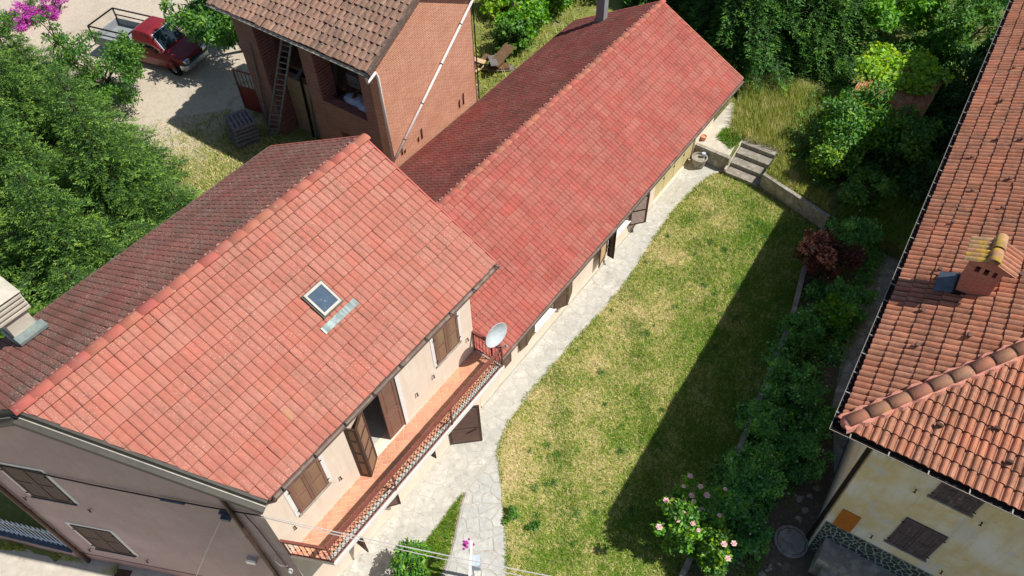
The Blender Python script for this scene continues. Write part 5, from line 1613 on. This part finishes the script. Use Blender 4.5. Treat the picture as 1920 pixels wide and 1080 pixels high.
def blades(name, poly, z, n, hgt, m, seed, lean=0.6, wid=0.012, dens=None, label=None, cat='grass'):
    rng = np.random.default_rng(seed)
    xs = [p[0] for p in poly]
    ys_ = [p[1] for p in poly]
    pts = []
    px = np.array(poly)
    q = np.column_stack([rng.uniform(min(xs), max(xs), n * 3), rng.uniform(min(ys_), max(ys_), n * 3)])
    ins = np.zeros(len(q), bool)
    j = len(px) - 1
    for i in range(len(px)):
        c = ((px[i, 1] > q[:, 1]) != (px[j, 1] > q[:, 1])) & (q[:, 0] < (px[j, 0] - px[i, 0]) * (q[:, 1] - px[i, 1]) / (px[j, 1] - px[i, 1] + 1e-12) + px[i, 0])
        ins ^= c
        j = i
    q = q[ins]
    if dens is not None:
        q = q[rng.random(len(q)) < dens(q)]
    q = q[:n]
    n = len(q)
    zz = np.array([z(x, y) for x, y in q]) if callable(z) else np.full(n, z)
    B_ = np.column_stack([q, zz])
    a = rng.uniform(0, 6.283, n)
    L = hgt * (0.5 + rng.random(n))
    D_ = np.column_stack([np.cos(a), np.sin(a), np.zeros(n)])
    Sd = np.column_stack([-np.sin(a), np.cos(a), np.zeros(n)])
    w = (wid * (0.7 + 0.6 * rng.random(n)))[:, None]
    le = (lean * rng.random(n))[:, None]
    tip = B_ + D_ * le * L[:, None] + np.array([0, 0, 1.0]) * L[:, None]
    V_ = np.stack([B_ - Sd * w, B_ + Sd * w, tip], 1).reshape(-1, 3)
    o = obj(name, np_mesh(name, V_, np.arange(3 * n).reshape(-1, 3)), m)
    struct(o, 'stuff', label, cat)
    return o
def flowers(t_, pts, r, m, name, seed):
    rng = random.Random(seed)
    for p in pts:
        mb = MB()
        rr_ = r * rng.uniform(0.75, 1.2)
        for ring_, (kk, tilt) in enumerate(((6, 0.35), (5, 0.8), (3, 1.2))):
            for k in range(kk):
                a = 6.283 * k / kk + ring_ * 0.5 + rng.uniform(-0.1, 0.1)
                d = Vector((math.cos(a), math.sin(a), 0))
                s = Vector((-d.y, d.x, 0))
                up = Vector((0, 0, 1))
                L = rr_ * (1 - 0.2 * ring_)
                o = Vector(p) + up * 0.01 * ring_
                tipv = o + d * L * math.cos(tilt) + up * L * math.sin(tilt)
                midv = o + d * L * 0.6 * math.cos(tilt) + up * L * 0.5 * math.sin(tilt)
                mb.add([o, midv + s * L * 0.42, tipv, midv - s * L * 0.42], [(0, 1, 2, 3)])
        obj(name, mb, m, t_)

# spruces behind the house
SPR = [((5.0, 14.2), 5.9, 2.0, 'tallest spruce in the middle of the clump behind the house'),
       ((2.4, 13.4), 5.8, 2.1, 'broad spruce at the left of the clump behind the house'),
       ((3.7, 10.6), 3.7, 1.6, 'spruce close behind the weathered back slope, nearest the barn'),
       ((1.3, 10.6), 4.4, 1.8, 'spruce overhanging the back gutter near the concrete chimney'),
       ((6.3, 17.8), 4.6, 1.9, 'small spruce at the top of the clump beside the fruit tree'),
       ((-0.9, 12.6), 6.0, 2.1, 'spruce at the left picture edge above the concrete chimney'),
       ((3.4, 17.4), 6.2, 2.2, 'spruce at the upper left of the clump'),
       ((5.8, 12.3), 2.6, 1.2, 'low spruce at the lawn side of the clump'),
       ((0.4, 16.3), 6.0, 2.1, 'spruce at the far left edge behind the others'),
       ((6.6, 15.3), 2.9, 1.3, 'low spruce beside the gravel edge of the yard'),
       ((5.4, 20.8), 5.6, 2.1, 'spruce at the top left of the clump near the saplings'),
       ((2.4, 20.4), 7.0, 2.3, 'spruce at the left edge below the azaleas'),
       ((7.0, 23.4), 4.6, 1.9, 'small spruce at the left edge of the pale yard')]
for i, ((x, y), h, rad, lb) in enumerate(SPR):
    conifer('spruce_tree', lb, (x, y, yard_z(x, y)), h, rad, 100 + i, group='spruces behind the house')
tree('fruit_tree', 'light green fruit tree standing before the red pickup', (9.2, 20.8, 1.6), 3.2, (8.7, 20.4, 3.5), (1.9, 1.7, 1.2), 12000, 0.12, 'mid', 31, 42, 0.34)
tree('sapling', 'thin leafy sapling on the pale yard above the spruces', (9.6, 25.2, 1.6), 2.5, (9.5, 25.0, 3.2), (0.6, 0.7, 1.0), 900, 0.13, 'mid', 32, 10)
tree('sapling', 'thin sapling at the left of the yard near the pink azaleas', (8.6, 27.5, 1.6), 2.5, (8.5, 27.2, 3.3), (0.9, 0.7, 1.0), 1200, 0.13, 'mid', 33, 10)
tree('laurel_tree', 'dark glossy laurel tree hanging over the bonnet of the pickup', (14.6, 19.2, 1.6), 4.5, (13.5, 18.9, 4.5), (1.9, 1.7, 1.3), 10000, 0.2, 'laurel', 34, 30, aspect=0.38)
tree('laurel_tree', 'dark laurel tree at the top edge behind the barn', (17.2, 20.5, 1.6), 5, (16.8, 20.2, 3.6), (2.2, 2.0, 2.0), 8000, 0.2, 'deep', 35, 30, aspect=0.38)
for i, (x, y, r, lb) in enumerate(((11.7, 29.4, 0.95, 'larger magenta azalea at the top left corner'), (10.2, 29.5, 0.65, 'smaller magenta azalea at the left of the larger one'))):
    bush('azalea_bush', lb, (x, y, 2.1), (r, r * 0.8, 0.55), 2600, 0.09, 'magenta', 40 + i, group='magenta azaleas', crown='blossom')
bush('box_shrub', 'dark green shrub between the two azaleas', (10.95, 29.6, 2.1), (0.4, 0.4, 0.5), 700, 0.1, 'mid', 43)

# vegetable plot beyond the barn
for i, (x, y, r, h, lb, m) in enumerate(((21.2, 9.1, 0.8, 0.8, 'vine bush nearest the barn wall behind the annexe roof', 'mid'), (22.6, 9.6, 1.0, 0.9, 'bright vine bush in the middle of the plot behind the annexe', 'bright'), (24.2, 9.4, 1.0, 1.0, 'bright vine bush by the grey flue of the annexe', 'bright'), (25.4, 10.8, 1.2, 1.0, 'bright vine bush at the top edge above the annexe', 'bright'), (23.6, 11.6, 1.0, 0.7, 'pale vine bush at the top edge of the plot', 'lime'), (27.0, 9.3, 1.4, 1.1, 'leafy bush beyond the far end of the annexe', 'mid'))):
    bush('vine_bush', lb, (x, y, 1.6 + h), (r, r, h), 3200, 0.15, m, 50 + i, group='vines behind the annexe', aspect=0.75)
blades('dry_weeds', [(17.5, 8.2), (30, 8.0), (32, 18), (17.5, 18)], 1.6, 9000, 0.32, 'weed', 61, 1.0, 0.02, label='dry weeds on the plot behind the annexe')
for i, (p, q, lb) in enumerate((((23.2, 10.3, 1.6), (23.9, 11.6, 3.4), 'white slanting stake among the vines'), ((20.6, 8.9, 1.6), (20.6, 8.9, 3.0), 'dark stake beside the annexe gutter'), ((25.0, 10.4, 1.6), (25.3, 11.0, 3.2), 'thin pale stake right of the white one'))):
    tag(obj('garden_stake', MB().beam(p, q, 0.05), ('whitepipe', 'iron', 'cable_pale')[i]), lb, 'stake')
jk = thing('scrap_boards', 'tan boards and sheets heaped between the barn and the vines', 'boards', (19.4, 9.0, 1.6))
for k in range(9):
    p = Vector((18.6 + R.uniform(0, 1.6), 8.3 + R.uniform(0, 1.5), 1.65 + 0.08 * k))
    d = Vector((R.uniform(-1, 1), R.uniform(-1, 1), R.uniform(-0.2, 0.25))).normalized() * R.uniform(0.4, 0.8)
    obj('board', MB().beam(p - d, p + d, R.uniform(0.2, 0.6), 0.03), ('curtain', 'greywood', 'wood')[k % 3], jk)

# trees and bushes beyond the terrace
conifer('fir_tree', 'big dark drooping fir beyond the far end of the annexe', (27.6, 1.4, 0.64), 8.5, 3.2, 120, 'deep', 'laurel', droop=0.42, dens=0.8, needle=0.18)
conifer('fir_tree', 'dark drooping fir at the top edge right of the annexe', (29.6, -1.0, 0.64), 7.5, 2.8, 121, 'deep', 'mid', droop=0.42, dens=0.8, needle=0.18)
conifer('fir_tree', 'dark fir at the top edge above the annexe ridge end', (28.6, 5.2, 0.64), 7, 2.8, 122, 'deep', 'laurel', droop=0.42, dens=0.8, needle=0.18)
tree('walnut_tree', 'sunlit bright green walnut tree at the top edge', (33.0, -3.4, 0.64), 4, (32.0, -3.4, 3.0), (2.3, 2.1, 1.4), 9000, 0.2, 'bright', 36, 30)
bush('hazel_bush', 'green hazel bush at the top edge right of the walnut', (32.8, -6.2, 2.0), (1.8, 1.5, 1.4), 6000, 0.18, 'mid', 71, 20)
bush('laurel_bush', 'large glossy laurel bush before the rusty coop roof', (23.9, -5.3, 1.9), (1.7, 1.6, 1.3), 13000, 0.17, 'laurel', 72, 44, aspect=0.38, extra=(('bright', 0.4, 0.18, True),))
bush('laurel_bush', 'shaded dark laurel bush right of the large glossy one', (24.2, -7.0, 1.6), (1.4, 1.3, 1.1), 8000, 0.17, 'laurel', 73, 30, aspect=0.38)
bush('elder_bush', 'bright lime green bush at the corner of the garden steps', (22.0, -4.9, 1.35), (0.95, 0.95, 0.75), 6500, 0.10, 'mid', 74, 34, extra=(('lime', 0.5, 0.11, True),), aspect=0.6)
bush('hedge_bush', 'dark bush below the lime green one behind the retaining wall', (21.6, -6.6, 1.3), (1.1, 1.0, 0.8), 4200, 0.12, 'laurel', 75, 16)
bush('plum_bush', 'purple leaved bush with coppery tips at the end of the bed', (17.5, -6.6, 1.15), (0.95, 0.95, 1.15), 6500, 0.10, 'plum_leaf', 76, 20, extra=(('pink_leaf', 0.3, 0.11, True),))
bush('fern_bush', 'small light green bush in the bed below the purple one', (15.7, -7.5, 0.6), (0.6, 0.55, 0.6), 2600, 0.11, 'bright', 77, 12)
bush('fern_bush', 'leafy green bush in the bed just above the ivy mound', (13.9, -7.4, 0.4), (0.7, 0.5, 0.45), 2200, 0.11, 'mid', 78, 12)
IV = [(12.4, -7.5, 0.9, 0.7, 'ivy mound in the bed below the leafy green bush'), (10.9, -7.6, 1.0, 0.8, 'ivy mound in the middle of the shaded bed'), (9.3, -8.0, 1.1, 0.9, 'ivy mound between the roses and the yellow house'), (10.6, -8.8, 0.8, 0.7, 'ivy mound beside the yellow house corner'), (8.0, -7.7, 0.9, 0.8, 'ivy mound beside the tall rose bush'), (16.9, -7.9, 0.9, 0.7, 'ivy mound beside the side path below the purple bush'), (14.9, -7.0, 0.8, 0.6, 'ivy mound spilling over the edging in mid bed'), (19.3, -6.9, 0.9, 0.9, 'ivy mound at the far end of the bed by the retaining wall'), (12.0, -8.6, 0.8, 0.6, 'ivy mound at the path side of the bed'), (7.4, -8.6, 0.6, 0.4, 'low ivy mound beside the manhole cover')]
for i, (x, y, r, h, lb) in enumerate(IV):
    t_, cl = bush('ivy_mound', lb, (x, y, h * 0.8), (r, r * 0.8, h * 0.8), 4800, 0.10, 'ivy', 400 + i, 26, group='ivy mounds in the shaded bed', cat='ivy')
    rng = np.random.default_rng(200 + i)
    fp = [tuple(np.array(cl[j % len(cl)][0]) + rng.normal(size=3) * 0.15 + np.array([0, 0, 0.28])) for j in range(9)]
    flowers(t_, fp, 0.03, 'whitefl', 'flower', 60 + i)
RO = [[7.11, -6.61], [6.95, -6.97], [6.89, -7.2], [7.33, -7.51], [6.62, -6.89], [6.42, -6.79], [6.51, -7.01], [6.16, -6.42], [6.28, -6.98], [6.49, -7.27], [5.93, -6.82], [6.11, -6.99], [5.81, -6.92], [5.97, -7.26], [6.6, -7.7], [5.9, -7.45], [5.39, -6.62], [6.3, -6.55], [6.75, -6.6]]
t_, cl = bush('rose_bush', 'tall rose bush with many pale pink blooms leaning over the lawn', (6.45, -7.0, 1.15), (0.85, 0.65, 1.05), 4600, 0.10, 'mid', 90, 22, extra=(('bright', 0.6, 0.1, True),), cat='rose bush', aspect=0.6)
rngr = np.random.default_rng(15)
V_, F_ = cloud([(np.array([x, y, 1.93 + 0.08 * math.sin(17 * x + 5 * y)]), np.array([0.17, 0.17, 0.14])) for x, y in RO], 2400, 0.09, rngr, 0.9, 0.6, 0.3)
obj('flowering_shoots', np_mesh('flowering_shoots', V_, F_), 'bright', t_)
flowers(t_, [(x, y, 2.1 + 0.08 * math.sin(17 * x + 5 * y)) for x, y in RO], 0.085, 'rose', 'rose_bloom', 5)
t_, cl = bush('rose_bush', 'smaller rose bush with three blooms at the bottom of the bed', (6.1, -8.0, 0.95), (0.6, 0.5, 0.9), 3000, 0.10, 'mid', 91, 16, extra=(('lime', 0.6, 0.1, True),), cat='rose bush', aspect=0.6)
flowers(t_, [(6.02, -8.12, 1.95), (6.2, -8.31, 1.9), (5.79, -8.35, 1.85)], 0.085, 'rose', 'rose_bloom', 6)
bush('box_shrub', 'round leafy shrub below the front corner of the balcony', (1.25, -1.45, 0.6), (0.65, 0.5, 0.6), 3600, 0.10, 'mid', 92, 14, extra=(('bright', 0.5, 0.1, True),))
bush('grass_clump', 'dark green clump at the lawn edge by the flagstones', (4.2, -2.82, 0.12), (0.24, 0.22, 0.14), 900, 0.07, 'mid', 93, 8, cat='plant', trunk=False)
bush('grass_clump', 'second green clump on the lawn beside the larger one', (4.35, -3.5, 0.08), (0.2, 0.17, 0.1), 600, 0.07, 'mid', 94, 8, cat='plant', trunk=False)
fh = np.random.default_rng(3)
flowers(bpy.data.objects['gate_post'], [(2.42 + fh.normal() * 0.05, -2.75 + fh.normal() * 0.07, 1.6 + fh.normal() * 0.08) for _ in range(12)], 0.05, 'magenta', 'pink_flower', 9)
for i, (x, y, r, lb) in enumerate(((35.0, -5.6, 1.7, 'leafy bush at the top edge beside the terracotta roof'), (36.5, -8.2, 1.6, 'dark bush at the top right against the terracotta roof'), (31.4, -8.0, 1.3, 'dark bush in the shade right of the coop'), (36.0, -2.5, 1.8, 'bush behind the walnut at the top edge'))):
    bush('hazel_bush', lb, (x, y, 0.64 + r * 0.8), (r, r, r * 0.8), 4200, 0.17, ('mid', 'laurel', 'deep', 'mid')[i], 170 + i, 18)
HD = [(25.5, -8.2, 1.2), (27.6, -8.0, 1.3), (29.8, -7.8, 1.4), (22.9, -8.3, 1.0)]
for i, (x, y, r) in enumerate(HD):
    bush('hedge_bush', ('shaded hedge bush second from the garden end beside the yellow house', 'shaded hedge bush behind the rusty coop', 'farthest shaded hedge bush beside the yellow house', 'shaded hedge bush nearest the garden beside the yellow house')[i], (x, y, 0.64 + r * 0.7), (r, r * 0.8, r * 0.7), 3200, 0.14, 'deep', 96 + i, 16, group='hedge along the yellow house')
rngb = np.random.default_rng(71)
V_, F_ = cloud([(np.array([x_, -7.0 + (x_ - 9) * 0.07 - rngb.uniform(-0.1, 1.7), 0.12]), np.array([0.5, 0.4, 0.22])) for x_ in rngb.uniform(6.6, 20, 70)], 16000, 0.09, rngb, 0.9, 0.7, 0.2)
struct(obj('ground_cover', np_mesh('ground_cover', V_, F_), 'ivy'), 'stuff', 'low leafy ground cover spilling over the bed edging', 'ground cover')
rngb = np.random.default_rng(72)
V_, F_ = cloud([(np.array([rngb.uniform(22.5, 36), rngb.uniform(-8.6, -2.6), 0.8]), np.array([0.8, 0.8, 0.3])) for _ in range(90)], 22000, 0.13, rngb, 0.9, 0.6, 0.2)
struct(obj('undergrowth', np_mesh('undergrowth', V_, F_), 'laurel'), 'stuff', 'tangled undergrowth between the bushes beyond the terrace', 'undergrowth')
# chicken coop under vines
CP = thing('chicken_coop', 'low shed with rusty sheet roof half buried under vines', 'shed', (26.4, -5.6, 0.64))
obj('wall', MB().box(25.0, 28.2, -6.9, -4.6, 0.6, 2.2), 'wood', CP)
for k in range(5):
    y0 = -7.05 + k * 0.54
    vs, fs = [], []
    for j in range(15):
        yy = y0 + 0.58 * j / 14
        for xx in (24.75, 28.5):
            vs.append((xx, yy, 2.32 + 0.03 * (xx - 24.75) + 0.02 * math.cos(j * math.pi / 1.0) + 0.008 * (k % 2)))
    fs = [(2 * j, 2 * j + 1, 2 * j + 3, 2 * j + 2) for j in range(14)]
    obj('roof_sheet', MB().add(vs, fs), 'rust', CP)
rngv = np.random.default_rng(44)
V_, F_ = cloud([(np.array([27.4 + rngv.uniform(-0.9, 1.2), -5.4 + rngv.uniform(-1.4, 1.2), 2.5]), np.array([0.6, 0.6, 0.22])) for _ in range(16)], 4200, 0.16, rngv, 0.9, 0.8, 0.3)
vn = thing('creeper_vine', 'yellow green creeper spread over the rusty coop roof', 'vine', (27.5, -5.5, 2.4))
obj('leaves', np_mesh('leaves', V_, F_), 'lime', vn)

# grasses
blades('lawn_blades', LAWN, 0.0, 180000, 0.075, 'blade', 300, 1.5, 0.0075, label='short patchy blades of the dry lawn')
EDGE = [(a, b) for a, b in zip(LAWN[1:14], LAWN[2:15])]
rng = np.random.default_rng(12)
eb = []
def edge_poly(pts, w):
    up_ = [(x, y - w) for x, y in pts]
    return pts + list(reversed(up_))
blades('edge_grass', edge_poly([(x, y + 0.05) for x, y in LAWN[2:15]], 0.2), 0.0, 9000, 0.11, 'weed_green', 301, 1.2, 0.010, dens=lambda q: (np.sin(q[:, 0] * 5.1) + np.sin(q[:, 0] * 2.3 + 1) > -0.4) * 1.0, label='tufts of longer grass along the flagstone path')
blades('strip_grass', STRIP, 0.0, 6000, 0.10, 'weed_green', 302, 1.0, 0.010, label='rough grass in the wedge between the paths')
def tuft_d(q):
    v = np.sin(q[:, 0] * 2.9 + 1.3) * np.sin(q[:, 1] * 3.7 + 0.4) + np.sin(q[:, 0] * 1.3 - q[:, 1] * 1.9)
    return np.clip(v - 0.55, 0, 1)
blades('lawn_tufts', LAWN, 0.0, 34000, 0.11, 'weed_green', 303, 1.1, 0.009, dens=tuft_d, label='darker green tufts standing in the dry lawn')
rngw = np.random.default_rng(88)
wc = []
while len(wc) < 60:
    x_, y_ = rngw.uniform(3, 20.5), rngw.uniform(-6.8, -1.2)
    if inside(LAWN, (x_, y_)):
        r_ = rngw.uniform(0.06, 0.2)
        wc.append((np.array([x_, y_, 0.03]), np.array([r_, r_ * rngw.uniform(0.6, 1.2), 0.05])))
V_, F_ = cloud(wc, 9000, 0.045, rngw, 1.0, 0.6, 0.0)
struct(obj('lawn_weeds', np_mesh('lawn_weeds', V_, F_), 'mid'), 'stuff', 'flat dark weed rosettes scattered through the lawn', 'weeds')
blades('terrace_grass', [(22.2, -0.9), (24.3, -0.2), (27, 0.4), (27, -4.4), (23, -4.2), (22.4, -2.9)], 0.64, 15000, 0.34, 'weed', 304, 1.0, 0.012, label='tall sunlit grass on the wild terrace')
blades('step_grass', [(21.5, -1.3), (21.9, -0.5), (22.6, -0.5), (22.9, -1.2), (22.3, -1.4)], 0.64, 1800, 0.14, 'weed_green', 305, 1.0, 0.012, label='grass growing in front of the terrace paving')
blades('wall_top_grass', [(20.95, -3.05), (22.4, -3.0), (22.4, -5.0), (20.2, -5.8)], 0.64, 5000, 0.16, 'weed', 311, 1.0, 0.012, label='short grass above the shaded retaining wall')
blades('shade_grass', [(20.1, -6.0), (30, -6.0), (30, -9), (20.0, -9)], 0.64, 9000, 0.25, 'weed_green', 306, 1.0, 0.014, label='rank grass in the shade beside the yellow house')
blades('bed_weeds', [(5.5, -7.6), (11, -7.1), (19.8, -6.0), (19.8, -8.3), (11, -9.0), (6, -9.2)], 0.0, 9000, 0.16, 'weed_green', 307, 1.0, 0.010, dens=lambda q: np.clip(np.sin(q[:, 0] * 1.7) * np.sin(q[:, 1] * 2.9) + 0.5, 0, 1), label='weeds in the soil of the shaded bed')
blades('wall_weeds', [(-3.05, 5.35), (-3.3, 5.2), (-3.75, 6.45), (-4.7, 8.5), (-4.5, 8.6), (-3.6, 6.4)], -0.3, 1500, 0.16, 'weed', 308, 1.2, 0.012, dens=lambda q: np.clip(np.sin(q[:, 1] * 4.0) + 0.3, 0, 1), label='dry weeds at the foot of the gable wall and fence')
blades('yard_grass', [(7.5, 12), (11.3, 12.2), (11.2, 16.5), (9.0, 18.5), (7.2, 16)], yard_z, 14000, 0.09, 'blade', 309, 1.2, 0.010, dens=lambda q: np.clip(1.4 - (q[:, 1] - 12.5) * 0.22, 0.05, 1), label='short grass of the yard beside the barn')
# loose stones in the soil by the yellow house
rb = random.Random(77)
for k in range(26):
    x, y = rb.uniform(6.6, 10.2), rb.uniform(-9.6, -8.7)
    if math.hypot(x - 8.05, y + 9.55) < 0.6:
        continue
    s = rb.uniform(0.05, 0.14)
    mb = MB().lathe([(0.001, -0.5), (0.7, -0.35), (1.0, 0.0), (0.75, 0.4), (0.001, 0.55)], 6, rz((x, y, 0.0), rb.uniform(0, 3)) @ Matrix.Diagonal((s, s * rb.uniform(0.5, 0.9), s * 0.6, 1)))
    tag(obj('loose_stone', mb, 'concrete_old'), 'loose grey stone lying in the soil near the yellow house corner', 'stone', 'loose stones near the yellow house')
